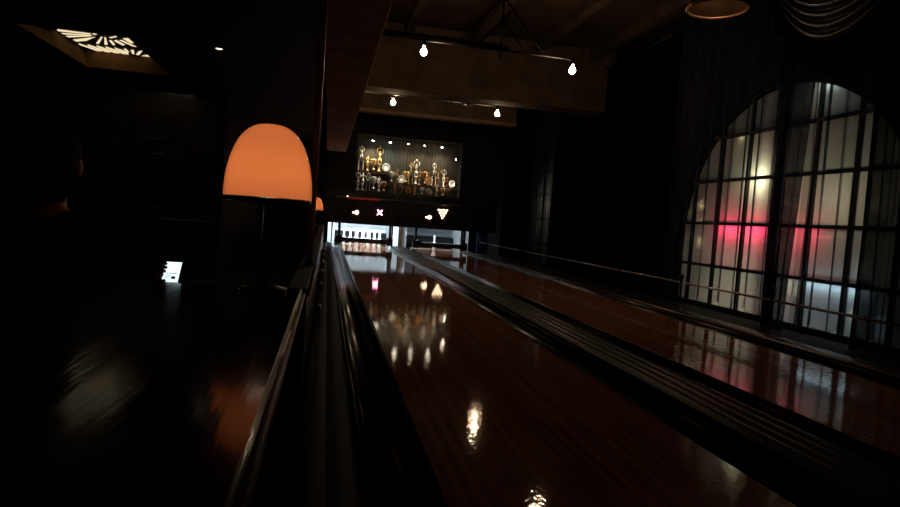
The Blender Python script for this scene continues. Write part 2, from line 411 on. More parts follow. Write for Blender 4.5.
# cornice and mouldings of the dining wall
b = BM(); box(b, -5.0, -1.5, 9.3, 9.4, 2.30, 2.4, 0, 0.02); box(b, -5.0, -1.5, 9.26, 9.4, 2.36, 2.4, 0, 0.01); struct('trim_%d' % n_j, b, 'black', 'glossy black cornice under the dining ceiling', 'cornice'); n_j += 1
b = BM(); box(b, -5.0, -1.5, 9.33, 9.4, 0.47, 0.53, 0, 0.012); struct('trim_%d' % n_j, b, 'black', 'glossy chair rail low on the dining wall', 'chair rail'); n_j += 1
b = BM(); box(b, -2.76, -2.70, 9.34, 9.4, 0.53, 1.85, 0, 0.012); struct('trim_%d' % n_j, b, 'black', 'upright glossy moulding left of the stepped panel', 'moulding'); n_j += 1
b = BM()
for (x0, x1, z0, z1) in ((-2.58, -2.20, 1.60, 1.645), (-2.22, -2.175, 1.60, 1.80), (-2.22, -1.95, 1.78, 1.82), (-2.58, -2.54, 0.60, 1.645), (-2.48, -2.26, 1.40, 1.43), (-2.48, -2.45, 0.66, 1.43), (-2.29, -2.26, 0.66, 1.43), (-2.48, -2.26, 0.66, 0.69)):
    box(b, x0, x1, 9.35, 9.4, z0, z1, 0, 0.008)
struct('trim_%d' % n_j, b, 'brownwood', 'stepped art deco wall moulding of dark wood', 'moulding'); n_j += 1

# ------------------------------------------------------------------ lit coffer in the dining ceiling
cf = thing('ceiling_light', 'square backlit ceiling light with a cream sunburst in a bronze coffer', 'ceiling light', ((CX0+CX1)/2, (CY0+CY1)/2, 2.5))
ox, oy = (CX0+CX1)/2, (CY0+CY1)/2
PX0, PX1, PY0, PY1 = -3.175, -2.14, 6.86, 8.86
b = BM()
for (xa, ya, xb, yb, xc, yc_, xd, yd) in ((CX0, CY0, CX0, CY1, PX0, PY1, PX0, PY0), (CX1, CY0, CX1, CY1, PX1, PY1, PX1, PY0), (CX0, CY1, CX1, CY1, PX1, PY1, PX0, PY1), (CX0, CY0, CX1, CY0, PX1, PY0, PX0, PY0)):
    vs = [b.verts.new((xa-ox, ya-oy, -0.1)), b.verts.new((xb-ox, yb-oy, -0.1)), b.verts.new((xc-ox, yc_-oy, 0.13)), b.verts.new((xd-ox, yd-oy, 0.13))]
    b.faces.new(vs)
fr = obj('coffer_frame', b, 'brass', cf)
sm = fr.modifiers.new('thick', 'SOLIDIFY'); sm.thickness = 0.012; sm.offset = 1
fr.data.materials[0] = pbr('bronze painted coffer', (0.09, 0.043, 0.012), 0.9, 0.0, 0.2, 6, (1, 1, 1), 0, 0, 0.1)
b = BM(); box(b, PX0-ox, PX1-ox, PY0-oy, PY1-oy, 0.14, 0.16); obj('backing', b, 'blackmatte', cf)
b = BM()
def quad(bm, pts, z=0.132, t=0.002):
    lo = [bm.verts.new((x-ox, y-oy, z)) for x, y in pts]; hi = [bm.verts.new((x-ox, y-oy, z+t)) for x, y in pts]
    n = len(pts)
    bm.faces.new(lo); bm.faces.new(hi[::-1])
    for i in range(n): bm.faces.new((lo[i], lo[(i+1) % n], hi[(i+1) % n], hi[i]))
def fan(bm, c, a0, a1, n, r0, r1, gap=0.3):
    for k in range(n):
        ta = a0+(a1-a0)*(k+gap/2)/n; tb = a0+(a1-a0)*(k+1-gap/2)/n
        quad(bm, [(c[0]+r0*math.cos(ta), c[1]+r0*math.sin(ta)), (c[0]+r1*math.cos(ta), c[1]+r1*math.sin(ta)), (c[0]+r1*math.cos(tb), c[1]+r1*math.sin(tb)), (c[0]+r0*math.cos(tb), c[1]+r0*math.sin(tb))])
SUN = [
    [(-3.149, 7.913), (-2.777, 7.935), (-2.824, 8.014), (-3.151, 8.044)],
    [(-3.152, 8.076), (-2.776, 8.005), (-2.895, 8.086), (-3.15, 8.159)],
    [(-3.149, 8.191), (-2.801, 8.03), (-2.845, 8.096), (-3.143, 8.294)],
    [(-3.133, 8.351), (-2.743, 8.029), (-3.016, 8.407), (-3.116, 8.468)],
    [(-2.898, 8.422), (-2.71, 8.039), (-2.697, 8.066), (-2.861, 8.447)],
    [(-2.809, 8.437), (-2.683, 8.06), (-2.657, 8.048), (-2.752, 8.424)],
    [(-2.667, 8.146), (-2.631, 8.109), (-2.67, 8.443), (-2.704, 8.474)],
    [(-2.624, 8.139), (-2.577, 8.077), (-2.525, 8.374), (-2.567, 8.408)],
    [(-2.559, 8.062), (-2.523, 8.032), (-2.387, 8.417), (-2.435, 8.418)],
    [(-2.472, 7.961), (-2.387, 7.903), (-2.371, 8.214), (-2.434, 8.251)],
    [(-2.628, 8.034), (-2.51, 7.914), (-2.52, 7.984), (-2.607, 8.064)],
    [(-2.777, 7.935), (-2.738, 7.918), (-2.721, 7.973), (-2.765, 8.007)],
    [(-3.126, 8.527), (-2.958, 8.817), (-2.999, 8.908), (-3.144, 8.615)],
    [(-3.026, 8.529), (-2.852, 8.82), (-2.892, 8.912), (-3.042, 8.618)],
    [(-2.924, 8.531), (-2.746, 8.824), (-2.785, 8.915), (-2.94, 8.62)],
    [(-2.822, 8.534), (-2.639, 8.827), (-2.677, 8.919), (-2.837, 8.623)],
    [(-2.72, 8.536), (-2.609, 8.71), (-2.646, 8.799), (-2.733, 8.625)],
    [(-2.677, 8.798), (-2.639, 8.764), (-2.636, 8.842), (-2.684, 8.89)],
    [(-2.614, 8.505), (-2.58, 8.488), (-2.603, 8.754), (-2.635, 8.785)],
    [(-2.534, 8.526), (-2.485, 8.495), (-2.581, 8.864), (-2.593, 8.821)],
    [(-2.428, 8.535), (-2.371, 8.485), (-2.537, 8.875), (-2.57, 8.858)],
    [(-2.503, 8.842), (-2.355, 8.671), (-2.386, 8.882), (-2.453, 8.899)],
]
def lerp2(p, q, f): return (p[0]+(q[0]-p[0])*f, p[1]+(q[1]-p[1])*f)
for i_, p in enumerate(SUN):
    f = 0.0 if 12 <= i_ <= 16 else 0.16
    quad(b, [lerp2(p[0], p[3], f), lerp2(p[1], p[2], f), lerp2(p[2], p[1], f), lerp2(p[3], p[0], f)])
fan(b, (-2.60, 7.35), 0.3, PI-0.3, 9, 0.12, 0.42)
fan(b, (-2.60, 7.30), PI+0.3, 2*PI-0.3, 9, 0.10, 0.36)
obj('sunburst_glass', b, 'sky', cf)
# smoke detector beside it and two tiny downlights
sd = BM(); lathe(sd, [(0.0, 0), (0.05, -0.035), (0.085, -0.03), (0.1, -0.012), (0.1, 0)], 24); o = tag(obj('smoke_detector', sd, 'black'), 'round black smoke detector on the ceiling at the lit coffer edge', 'smoke detector'); o.location = (-2.78, 6.8, 2.4)
for i, (x, y, z, s, lab) in enumerate(((-1.205, 6.92, 2.4, 1.0, 'small lit recessed downlight in the black dining ceiling'), (-1.305, 8.10, 2.4, 0.5, 'faint tiny downlight below and right of the brighter one'))):
    t = thing('downlight', lab, 'downlight', (x, y, z))
    r_ = BM(); lathe(r_, [(0.05*s, -0.001), (0.06*s, -0.012), (0.045*s, -0.012), (0.04*s, -0.001)], 20); obj('trim_ring', r_, 'black', t)
    r_ = BM(); lathe(r_, [(0.0, -0.012), (0.025*s, -0.010), (0.04*s, -0.002)], 16); obj('lens', r_, 'downglow' if i == 0 else 'bronze', t)

# ------------------------------------------------------------------ lanes
LANES = [(0.37, 1.437), (2.21, 3.277)]
LN = ['left bowling lane of dark red-brown boards, nearest the partition', 'right bowling lane of dark red-brown boards, under the arched window']
for (x0, x1), lab in zip(LANES, LN):
    t = thing('bowling_lane', lab, 'bowling lane', ((x0+x1)/2, 0, 0), 'bowling lanes')
    b = BM(); h = (x1-x0)/2; box(b, -h, h, YB+0.1, 15.95, -0.08, 0.0, 0, 0.004); obj('lane_boards', b, 'lane', t)
    b = BM(); box(b, -h, h, 15.951, 16.55, -0.08, 0.0, 0, 0.003); obj('pin_deck', b, 'deck', t)
    b = BM(); box(b, -h+0.03, h-0.03, YB+0.1, 16.5, -0.318, -0.08); obj('foundation', b, 'blackmatte', t)

def gutter(x0, x1, lab):
    c = (x0+x1)/2; r = (x1-x0)/2
    b = BM()
    prof = [(-r+0.004, 0.0)]+[(-(r-0.016)*math.cos(PI*k/14), -0.085*math.sin(PI*k/14)) for k in range(15)]+[(r-0.004, 0.0), (r-0.004, -0.10), (-r+0.004, -0.10)]
    prism(b, prof, YB+0.1, 15.9, True)
    for f in b.faces:
        if abs(f.normal.y) > 0.9: f.smooth = False
    o = tag(obj('lane_gutter', b, 'gutter'), lab, 'gutter', 'lane gutters'); o.location = (c, 0, 0)
gutter(0.137, 0.368, 'dark gutter between the partition and the left lane')
gutter(1.439, 1.670, 'dark gutter along the right edge of the left lane')
gutter(1.977, 2.208, 'dark gutter along the left edge of the right lane')
gutter(3.279, 3.510, 'dark gutter between the right lane and the window')

def capping(x0, x1, lab, zt=0.03, ridges=3, mat='cap', wide=True):
    c = (x0+x1)/2; w = (x1-x0)/2-0.002
    prof = [(-w, -0.318), (-w, zt-0.02)]
    n = 8*ridges
    for k in range(n+1):
        u = k/n; prof.append((-w+0.012+(2*w-0.024)*u, zt-0.008+0.010*abs(math.sin(PI*ridges*u))))
    prof += [(w, zt-0.02), (w, -0.318)]
    b = BM(); prism(b, prof, YB+0.1, 15.9, False)
    o = tag(obj('division_capping', b, mat), lab, 'capping', 'cappings beside the gutters'); o.location = (c, 0, 0)
capping(-0.055, 0.135, 'ridged dark capping between the partition and the first gutter', 0.03, 2, 'cap2')
capping(1.672, 1.975, 'broad ridged dark capping between the two lanes', 0.035, 4)
capping(3.512, 3.70, 'pale-lipped wood capping along the window side of the right lane', 0.035, 1, 'brownwood')
b = BM(); box(b, 3.702, 4.298, YB+0.1, 15.9, -0.318, -0.005, 0, 0.01); tag(obj('window_ledge', b, 'blackmatte'), 'low black ledge below the arched windows', 'ledge')

# railing along the window side
t = thing('railing', 'thin metal railing on short posts below the windows', 'railing', (3.80, 9, -0.005))
b = BM(); tube(b, [(0, -8.0, 0.30), (0, 6.2, 0.30)], 0.011, 8); obj('rail', b, 'steel', t)
for k in range(10):
    y = 14.47-1.40*k
    b = BM(); lathe(b, [(0.03, 0), (0.03, 0.012), (0.011, 0.02), (0.011, 0.285), (0.018, 0.29), (0.018, 0.318), (0.010, 0.33), (0.022, 0.35), (0.024, 0.365), (0.014, 0.385), (0.0, 0.39)], 12, (0, y-9, 0)); obj('post', b, 'iron', t)

# ------------------------------------------------------------------ partition, post, table
t = thing('partition', 'low black partition with a polished top between dining side and lanes', 'partition', (-0.095, 2.5, -0.318))
b = BM(); box(b, -0.035, 0.035, -0.05, 12.1, 0.0, 0.755, 0, 0.004); obj('panel', b, 'black', t)
b = BM(); box(b, -0.041, 0.037, -0.05, 12.1, 0.755, 0.798, 0, 0.005); obj('top_board', b, 'blackmatte', t)
b = BM(); tube(b, [(0.0375, -0.05, 0.775), (0.0375, 12.1, 0.775)], 0.009, 10); obj('edge_rail', b, 'stripwood', t)
t = thing('partition_post', 'slender dark post rising from the partition beside the orange lamp', 'post', (-0.085, 3.5, 0.48))
b = BM(); lathe(b, [(0.021, 0.0), (0.021, 1.72)], 20); obj('shaft', b, 'postmetal', t)
b = BM(); box(b, -0.028, 0.028, -0.03, 0.03, 0.0, 0.02, 0, 0.004); obj('foot_plate', b, 'iron', t)
for k in range(6):
    b = BM(); lathe(b, [(0.028, 0), (0.03, 0.01), (0.012, 0.025), (0.012, 0.10), (0.030, 0.125), (0.042, 0.16), (0.036, 0.20), (0.014, 0.222), (0.0, 0.225)], 16)
    for v in b.verts: v.co *= 0.6
    o = tag(obj('baluster_knob', b, 'steel'), 'short polished knob on the capping beside the left gutter', 'knob', 'polished knobs along the left capping'); o.location = (-0.02, 4.2+k*1.3, 0.031)

def table(loc, lab):
    t = thing('dining_table', lab, 'table', loc, 'dining tables along the partition')
    b = BM(); box(b, -0.46, 0.46, -1.41, 1.41, 0.755, 0.80, 0, 0.012); obj('tabletop', b, 'tablewood', t)
    b = BM(); tube(b, [(0.461, -1.40, 0.778), (0.461, 1.40, 0.778)], 0.009, 10); obj('edge_strip', b, 'stripwood', t)
    for s in (-1, 1):
        b = BM(); lathe(b, [(0.22, 0), (0.22, 0.015), (0.05, 0.05), (0.04, 0.1), (0.04, 0.70), (0.14, 0.755)], 20, (0, s*1.0, 0)); obj('pedestal', b, 'iron', t)
    return t
table((-0.532, 1.02, -0.32), 'long varnished wooden table in the foreground beneath the near orange lamp')
# a second one, out at the far end
tb2 = table((-0.615, 12.9, -0.32), 'far wooden table carrying the small distant orange lamp')

def dome_lamp(loc, lab, watts):
    t = thing('table_lamp', lab, 'table lamp', loc, 'orange dome table lamps')
    b = BM(); lathe(b, [(0.0, 0), (0.085, 0), (0.085, 0.012), (0.05, 0.022), (0.016, 0.03), (0.0, 0.03)], 28); obj('base', b, 'black', t)
    b = BM(); lathe(b, [(0.014, 0.03), (0.014, 0.31), (0.03, 0.32)], 16); obj('stem', b, 'black', t)
    b = BM(); lathe(b, [(0.0, 0.318), (0.150, 0.318), (0.153, 0.324), (0.153, 0.333), (0.148, 0.335), (0.0, 0.334)], 48); obj('shade_tray', b, 'black', t)
    b = BM()
    prof = []
    for k in range(19):
        a = PI/2*k/18
        prof.append((0.154*(math.cos(a)**0.74 if k < 18 else 0.0)+1e-4, 0.336+0.262*math.sin(a)))
    lathe(b, prof, 56, cap=False)
    obj('lamp_shade', b, 'shade', t)
    lamp('lamp_light', 'POINT', (0, 0, 0.405), watts, (1.0, 0.80, 0.60), t, 0.04)
    return t
dome_lamp((-0.212, 2.32, 0.48), 'large near table lamp with a glowing orange dome shade', 0.66)
dome_lamp((-0.245, 13.6, 0.48), 'small distant orange dome lamp peeping out beside the post', 0.66)

# curved banquette on the far left
b = BM()
for k in range(24):
    pass
prof = [(0.0, -0.32), (0.0, 0.42), (0.03, 0.50), (0.09, 0.53), (0.15, 0.50), (0.17, 0.42), (0.17, -0.32)]
rings = []
for k in range(25):
    a = math.radians(-75+150*k/24)
    rings.append([b.verts.new(((0.70+r)*math.cos(a), (0.70+r)*math.sin(a), z)) for r, z in prof])
for i in range(24):
    for j in range(len(prof)):
        f = b.faces.new((rings[i][j], rings[i][(j+1) % len(prof)], rings[i+1][(j+1) % len(prof)], rings[i+1][j])); f.smooth = True
b.faces.new(rings[0]); b.faces.new(rings[-1][::-1])
t = thing('banquette', 'curved brown leather banquette at the lower left beside the table', 'banquette', (-2.15, 1.55, 0))
obj('backrest', b, 'leather', t)
b = BM()
prof = [(0.12, -0.32), (0.12, 0.06), (0.16, 0.11), (0.62, 0.12), (0.695, 0.10), (0.695, -0.32)]
rings = []
for k in range(25):
    a = math.radians(-75+150*k/24)
    rings.append([b.verts.new((r*math.cos(a), r*math.sin(a), z)) for r, z in prof])
for i in range(24):
    for j in range(len(prof)):
        b.faces.new((rings[i][j], rings[i][(j+1) % len(prof)], rings[i+1][(j+1) % len(prof)], rings[i+1][j]))
b.faces.new(rings[0]); b.faces.new(rings[-1][::-1])
obj('seat', b, 'leather', t)

# ------------------------------------------------------------------ person with the phone
def skin(name, pts, edges, mat, parent, sub=2, root=0):
    me = bpy.data.meshes.new(name); me.from_pydata([p[0] for p in pts], edges, [])
    o = bpy.data.objects.new(name, me); COL.objects.link(o)
    md = o.modifiers.new('skin', 'SKIN'); md.use_smooth_shade = True
    for i, p in enumerate(pts):
        r = p[1] if isinstance(p[1], tuple) else (p[1], p[1])
        me.skin_vertices[0].data[i].radius = r
        me.skin_vertices[0].data[i].use_root = (i == root)
    s = o.modifiers.new('sub', 'SUBSURF'); s.levels = sub; s.render_levels = sub
    dg = bpy.context.evaluated_depsgraph_get()
    ev = o.evaluated_get(dg); m2 = bpy.data.meshes.new_from_object(ev)
    m2.materials.clear(); m2.materials.append(M[mat])
    for p in m2.polygons: p.use_smooth = True; p.material_index = 0
    bpy.data.objects.remove(o); m2.name = name
    q = bpy.data.objects.new(name, m2); COL.objects.link(q)
    if parent is not None: q.parent = parent
    return q
# stool
st = thing('stool', 'black upholstered stool under the seated person', 'stool', (-1.05, 2.60, -0.32))
b = BM(); lathe(b, [(0.0, 0.36), (0.18, 0.36), (0.205, 0.38), (0.205, 0.41), (0.18, 0.435), (0.0, 0.44)], 28); obj('seat', b, 'leather', st)
b = BM(); lathe(b, [(0.18, 0), (0.18, 0.015), (0.03, 0.04), (0.03, 0.34), (0.12, 0.36)], 20); obj('pedestal', b, 'iron', st)
pe = thing('person', 'person in dark clothes seated with back turned, holding a lit phone', 'person', (-1.05, 2.60, 0.12))
# local frame: x right, y forward (away from the camera), z up from the seat
J = [((0, 0, 0.10), (0.15, 0.11)), ((0, 0.0, 0.26), (0.135, 0.10)), ((0, 0.02, 0.42), (0.16, 0.105)), ((0, 0.03, 0.52), (0.13, 0.09)), ((0, 0.05, 0.60), 0.055), ((0, 0.07, 0.67), 0.055),
     ((0, 0.085, 0.74), (0.073, 0.09)), ((0, 0.085, 0.82), (0.075, 0.09)), ((0, 0.08, 0.87), (0.05, 0.06)),
     ((-0.19, 0.03, 0.49), 0.06), ((-0.24, 0.05, 0.24), 0.045), ((-0.10, 0.26, 0.20), 0.032),
     ((0.19, 0.03, 0.49), 0.06), ((0.25, 0.0, 0.25), 0.045), ((0.32, 0.14, 0.285), 0.034), ((0.352, 0.182, 0.300), 0.026),
     ((-0.10, 0.10, 0.08), 0.085), ((-0.12, 0.45, 0.09), 0.062), ((-0.12, 0.43, -0.36), 0.04), ((-0.12, 0.55, -0.405), 0.032),
     ((0.10, 0.10, 0.08), 0.085), ((0.12, 0.45, 0.09), 0.062), ((0.12, 0.43, -0.36), 0.04), ((0.12, 0.55, -0.405), 0.032)]
E_ = [(0, 1), (1, 2), (2, 3), (3, 4), (4, 5), (5, 6), (6, 7), (7, 8), (3, 9), (9, 10), (10, 11), (3, 12), (12, 13), (13, 14), (14, 15), (0, 16), (16, 17), (17, 18), (18, 19), (0, 20), (20, 21), (21, 22), (22, 23)]
body = skin('body', J, E_, 'skin', pe)
def infl(p, d): 
    r = p[1] if isinstance(p[1], tuple) else (p[1], p[1])
    return (p[0], (r[0]+d, r[1]+d))
ja = [0, 1, 2, 3, 4, 9, 10, 11, 12, 13, 14]; mp_ = {j: i for i, j in enumerate(ja)}
jp = [infl(J[j], 0.014) for j in ja]; jp[1] = (jp[1][0], (0.165, 0.13)); jp[2] = (jp[2][0], (0.195, 0.14)); jp[3] = (jp[3][0], (0.165, 0.125)); jp[4] = ((0, 0.05, 0.61), (0.078, 0.078))
skin('jacket', jp, [(mp_[a], mp_[c]) for a, c in E_ if a in mp_ and c in mp_], 'cloth_black', pe)
tr = [0, 16, 17, 18, 20, 21, 22]; mp_ = {j: i for i, j in enumerate(tr)}
skin('trousers', [infl(J[j], 0.012) for j in tr], [(mp_[a], mp_[c]) for a, c in E_ if a in mp_ and c in mp_], 'cloth_navy', pe)
for s in (-1, 1):
    skin('shoe', [((s*0.12, 0.40, -0.39), 0.045), ((s*0.12, 0.50, -0.40), 0.045), ((s*0.12, 0.62, -0.41), 0.032)], [(0, 1), (1, 2)], 'black', pe)
b = BM(); ball(b, (0, 0.062, 0.815), 0.105, 20, (0.92, 1.0, 1.0))
for v in list(b.verts):
    if v.co.y > 0.10 and v.co.z < 0.84: v.co.y = 0.10
tube(b, [(0, 0.055, 0.80), (0, 0.03, 0.72), (0, 0.015, 0.63)], [0.095, 0.09, 0.06], 16)
obj('hair', b, 'hair', pe)
# face (turned away from the camera)
b = BM(); ball(b, (0, 0.185, 0.765), 0.014, 10, (0.8, 1.2, 1.4)); obj('nose', b, 'skin', pe)
for s in (-1, 1):
    b = BM(); ball(b, (s*0.088, 0.085, 0.765), 0.026, 12, (0.4, 0.8, 1.25)); obj('ear', b, 'skin', pe)
    b = BM(); ball(b, (s*0.032, 0.162, 0.795), 0.012, 10, (1.2, 0.8, 0.8)); obj('eye', b, 'pin', pe)
b = BM(); ball(b, (0, 0.168, 0.722), 0.022, 10, (1.1, 0.4, 0.3)); obj('mouth', b, 'red', pe)
# right hand around the phone's left edge: five separate fingers reaching over it
PH = Vector((0.431, 0.15, 0.363))            # phone centre in the person's frame
TL = math.radians(42)
pu = Vector((0, math.sin(TL), math.cos(TL))); pn = Vector((0, -math.cos(TL), math.sin(TL)))
def pp(x, h, n): return tuple(PH+Vector((x, 0, 0))+pu*h+pn*n)
skin('hand', [((0.352, 0.182, 0.300), 0.026), (pp(-0.062, -0.010, -0.034), (0.034, 0.018)), (pp(-0.030, 0.0, -0.030), (0.034, 0.014))], [(0, 1), (1, 2)], 'skin', pe)
for h, r in ((0.034, 0.0), (0.014, 0.004), (-0.006, 0.002), (-0.025, -0.004)):
    skin('finger', [(pp(-0.034, h, -0.020), 0.0095), (pp(-0.045, h+0.002, -0.004), 0.0090), (pp(-0.038, h+0.003, 0.009), 0.0080), (pp(-0.022+r, h+0.003, 0.011), 0.0068)], [(0, 1), (1, 2), (2, 3)], 'skin', pe)
skin('thumb', [(pp(-0.045, -0.03, -0.022), 0.012), (pp(-0.046, -0.052, -0.004), 0.0105), (pp(-0.034, -0.058, 0.011), 0.009), (pp(-0.012, -0.050, 0.014), 0.0075)], [(0, 1), (1, 2), (2, 3)], 'skin', pe)
# phone: screen faces back towards the table
ph = thing('phone', 'smartphone with a bright white screen held by the seated person', 'phone', (-1.05+PH.x, 2.60+PH.y, 0.12+PH.z))
ph.rotation_euler = (-TL, 0, 0); ph.scale = (0.86, 0.86, 0.86)
b = BM(); box(b, -0.039, 0.039, -0.004, 0.004, -0.066, 0.066, 0, 0.003); obj('case', b, 'black', ph)
b = BM(); box(b, -0.036, 0.036, -0.0052, -0.0042, -0.060, 0.060); sc_ = obj('screen', b, 'screen', ph)
b = BM()
for k in range(4): box(b, -0.022+k*0.0125, -0.014+k*0.0125, -0.0058, -0.0053, -0.012, -0.006)
for r in range(3):
    for k in range(5): box(b, -0.026+k*0.006, -0.022+k*0.006, -0.0058, -0.0053, -0.024-r*0.008, -0.020-r*0.008)
box(b, 0.004, 0.022, -0.0058, -0.0053, -0.042, -0.026)
obj('icon', b, 'icon', sc_)

# ------------------------------------------------------------------ pins
def pin_bm():
    b = BM()
    pr = [(0.0258, 0), (0.0282, 0.008), (0.0360, 0.0572), (0.0497, 0.0857), (0.0579, 0.1143), (0.0605, 0.127), (0.0579, 0.1492), (0.0463, 0.1841), (0.0314, 0.2143), (0.0249, 0.239), (0.0228, 0.254), (0.0238, 0.276), (0.0285, 0.3016), (0.0323, 0.3270), (0.0323, 0.343), (0.0285, 0.362), (0.018, 0.375), (0.0, 0.381)]
    return lathe(b, pr, 20)
proto = None
cx = (0.37+1.437)/2
rows = [[0], [-0.5, 0.5], [-1, 0, 1], [-1.5, -0.5, 0.5, 1.5]]
words = ['front', 'second', 'third', 'back']
lr = {1: ['head pin alone in'], 2: ['left pin of', 'right pin of'], 3: ['left pin of', 'middle pin of', 'right pin of'], 4: ['leftmost pin of', 'second pin from the left in', 'second pin from the right in', 'rightmost pin of']}
for ri, r in enumerate(rows):
    for k, u in enumerate(r):
        loc = (cx+u*0.3048, 15.3+ri*0.264, 0.0)
        lab = 'white bowling pin, %s the %s row of the left rack' % (lr[len(r)][k], words[ri])
        if proto is None:
            proto = obj('bowling_pin', pin_bm(), 'pin'); tag(proto, lab, 'bowling pin', 'rack of ten pins on the left lane'); proto.location = loc
        else: dup(proto, loc, lab)
o = dup(proto, (2.7435-0.03, 15.60, 0), 'single white bowling pin left standing on the right lane'); del o['group']

# ------------------------------------------------------------------ pin machines and masking
def machine(x0, x1, lab, backmat, tubemat):
    c = (x0+x1)/2
    t = thing('pinsetter', lab, 'pinsetter', (c, 15.9, 0), 'pin machines')
    h = (x1-x0)/2
    b = BM()
    # curved back curtain of the pit
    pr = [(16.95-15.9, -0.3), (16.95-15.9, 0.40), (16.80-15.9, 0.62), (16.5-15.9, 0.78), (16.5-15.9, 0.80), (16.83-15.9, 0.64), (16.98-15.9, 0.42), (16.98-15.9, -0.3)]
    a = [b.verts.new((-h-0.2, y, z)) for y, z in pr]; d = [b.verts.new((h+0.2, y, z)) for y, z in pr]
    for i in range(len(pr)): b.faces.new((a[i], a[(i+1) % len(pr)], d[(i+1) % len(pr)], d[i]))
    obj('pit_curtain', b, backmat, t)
    b = BM(); tube(b, [(-h-0.15, 0.88, 0.165), (h+0.15, 0.88, 0.165)], 0.16, 16); obj('ball_cushion', b, 'blackmatte', t)
    b = BM(); box(b, -h-0.01, h+0.01, -0.98, -0.90, 0.105, 0.215, 0, 0.01); sb = obj('sweep_bar', b, 'black', t)
    for s in (-1, 1):
        b = BM(); box(b, s*(h+0.07)-0.075, s*(h+0.07)+0.075, -1.02, -0.9, 0.07, 0.26, 0, 0.012)
        box(b, s*(h+0.07)-0.03, s*(h+0.07)+0.03, -0.96, -0.88, 0.24, 0.62, 0, 0.006); obj('sweep_arm', b, 'black', t)
        b = BM(); box(b, s*(h+0.19)-0.025, s*(h+0.19)+0.025, 0.12, 1.05, -0.08, 0.70, 0, 0.004); obj('kickback_plate', b, 'whitepanel', t)
    b = BM(); tube(b, [(-h+0.05, -0.62, 0.70), (h-0.05, -0.62, 0.70)], 0.02, 10); obj('pin_light_tube', b, tubemat, t)
    b = BM(); box(b, -h, h, -0.70, -0.55, 0.735, 0.775, 0, 0.004); obj('light_housing', b, 'black', t)
    return t
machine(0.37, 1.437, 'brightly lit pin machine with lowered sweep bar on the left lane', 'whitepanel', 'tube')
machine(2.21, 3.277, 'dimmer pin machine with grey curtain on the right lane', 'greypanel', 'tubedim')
# front uprights between and beside the machines
def upright(x, w, mat, lab, z1=0.56, y=15.93):
    b = BM(); box(b, -w/2, w/2, 0, 0.06, -0.318, z1, 0, 0.006)
    for k in range(4): box(b, -w/2+0.01, w/2-0.01, -0.006, 0.0, 0.08+k*0.12, 0.10+k*0.12, 0, 0.002)
    o = tag(obj('machine_upright', b, mat), lab, 'upright', 'uprights of the pin machines'); o.location = (x, y, 0)
upright(0.075, 0.09, 'whitepanel', 'pale steel upright left of the left pin machine')
upright(1.755, 0.14, 'whitepanel', 'broad pale steel upright between the two pin machines')
upright(1.90, 0.08, 'brownwood', 'narrow brown upright just right of the pale middle one')
upright(3.62, 0.12, 'whitepanel', 'pale steel upright right of the right pin machine')
# navy cloth hanging beside the right machine
b = BM(); n = 30
ra = [b.verts.new((0.25*k/n, 0.02*math.sin(k*1.3), 0.0)) for k in range(n+1)]; rb = [b.verts.new((0.25*k/n, 0.02*math.sin(k*1.3), 0.55)) for k in range(n+1)]
for k in range(n): b.faces.new((ra[k], ra[k+1], rb[k+1], rb[k])).smooth = True
o = tag(obj('navy_curtain', b, 'bluecloth'), 'narrow navy cloth hanging right of the right pin machine', 'curtain'); o.location = (3.76, 15.4, 0.0)
o.modifiers.new('thick', 'SOLIDIFY').thickness = 0.004

mk = thing('masking_unit', 'long black fascia above the pins with lit signs', 'masking unit', (1.85, 14.95, 0.55))
b = BM(); box(b, -2.0, 2.25, -0.10, 0.10, 0.0, 0.62, 0, 0.01); obj('fascia', b, 'black', mk)
b = BM(); box(b, -1.47, 1.30, -0.22, -0.10, 0.585, 0.615, 0, 0.006); obj('ledge', b, 'brownwood', mk)
b = BM()
for s in (-1, 1):
    v = [(-0.055, s*0.055), (0.055, -s*0.055)]
    tube(b, [(-0.63+v[0][0], -0.115, 0.31+v[0][1]), (-0.63+v[1][0], -0.115, 0.31+v[1][1])], 0.011, 8)
obj('strike_cross', b, 'xred', mk)
b = BM()
for r in range(4):
    for k in range(4-r):
        ball(b, (0.89+(k-(3-r)/2)*0.068, -0.112, 0.475-r*0.062), 0.021, 10)
obj('pin_indicator_lamps', b, 'dot', mk)
for x, z in ((-1.17, 0.275), (0.575, 0.285)):
    b = BM(); lathe(b, [(0.0, -0.145), (0.03, -0.14), (0.045, -0.115), (0.045, -0.10)], 16, (x, 0, z), axis='y'); box(b, x-0.10, x-0.045, -0.115, -0.1, z-0.02, z+0.005); rl = obj('round_lamp', b, 'dot', mk)
    b = BM(); box(b, x-0.06, x+0.06, -0.13, -0.1, z-0.085, z-0.06, 0, 0.004); obj('lamp_bracket', b, 'brass', mk)
b = BM(); box(b, -1.45, -0.65, -0.255, -0.222, 0.575, 0.625, 0, 0.006); rb_ = obj('ledge_glow_bar', b, 'red', mk); rb_['label'] = 'bar coloured for the red light on the ledge'  # red colour stands for red light falling on the ledge
b = BM(); lathe(b, [(0.0, 0.0), (0.016, 0.0), (0.016, 0.01), (0.0, 0.02)], 12, (-1.41, -0.24, 0.625)); obj('added_bar_lamp', b, 'dot', rb_)  # small lamp added to light the red bar

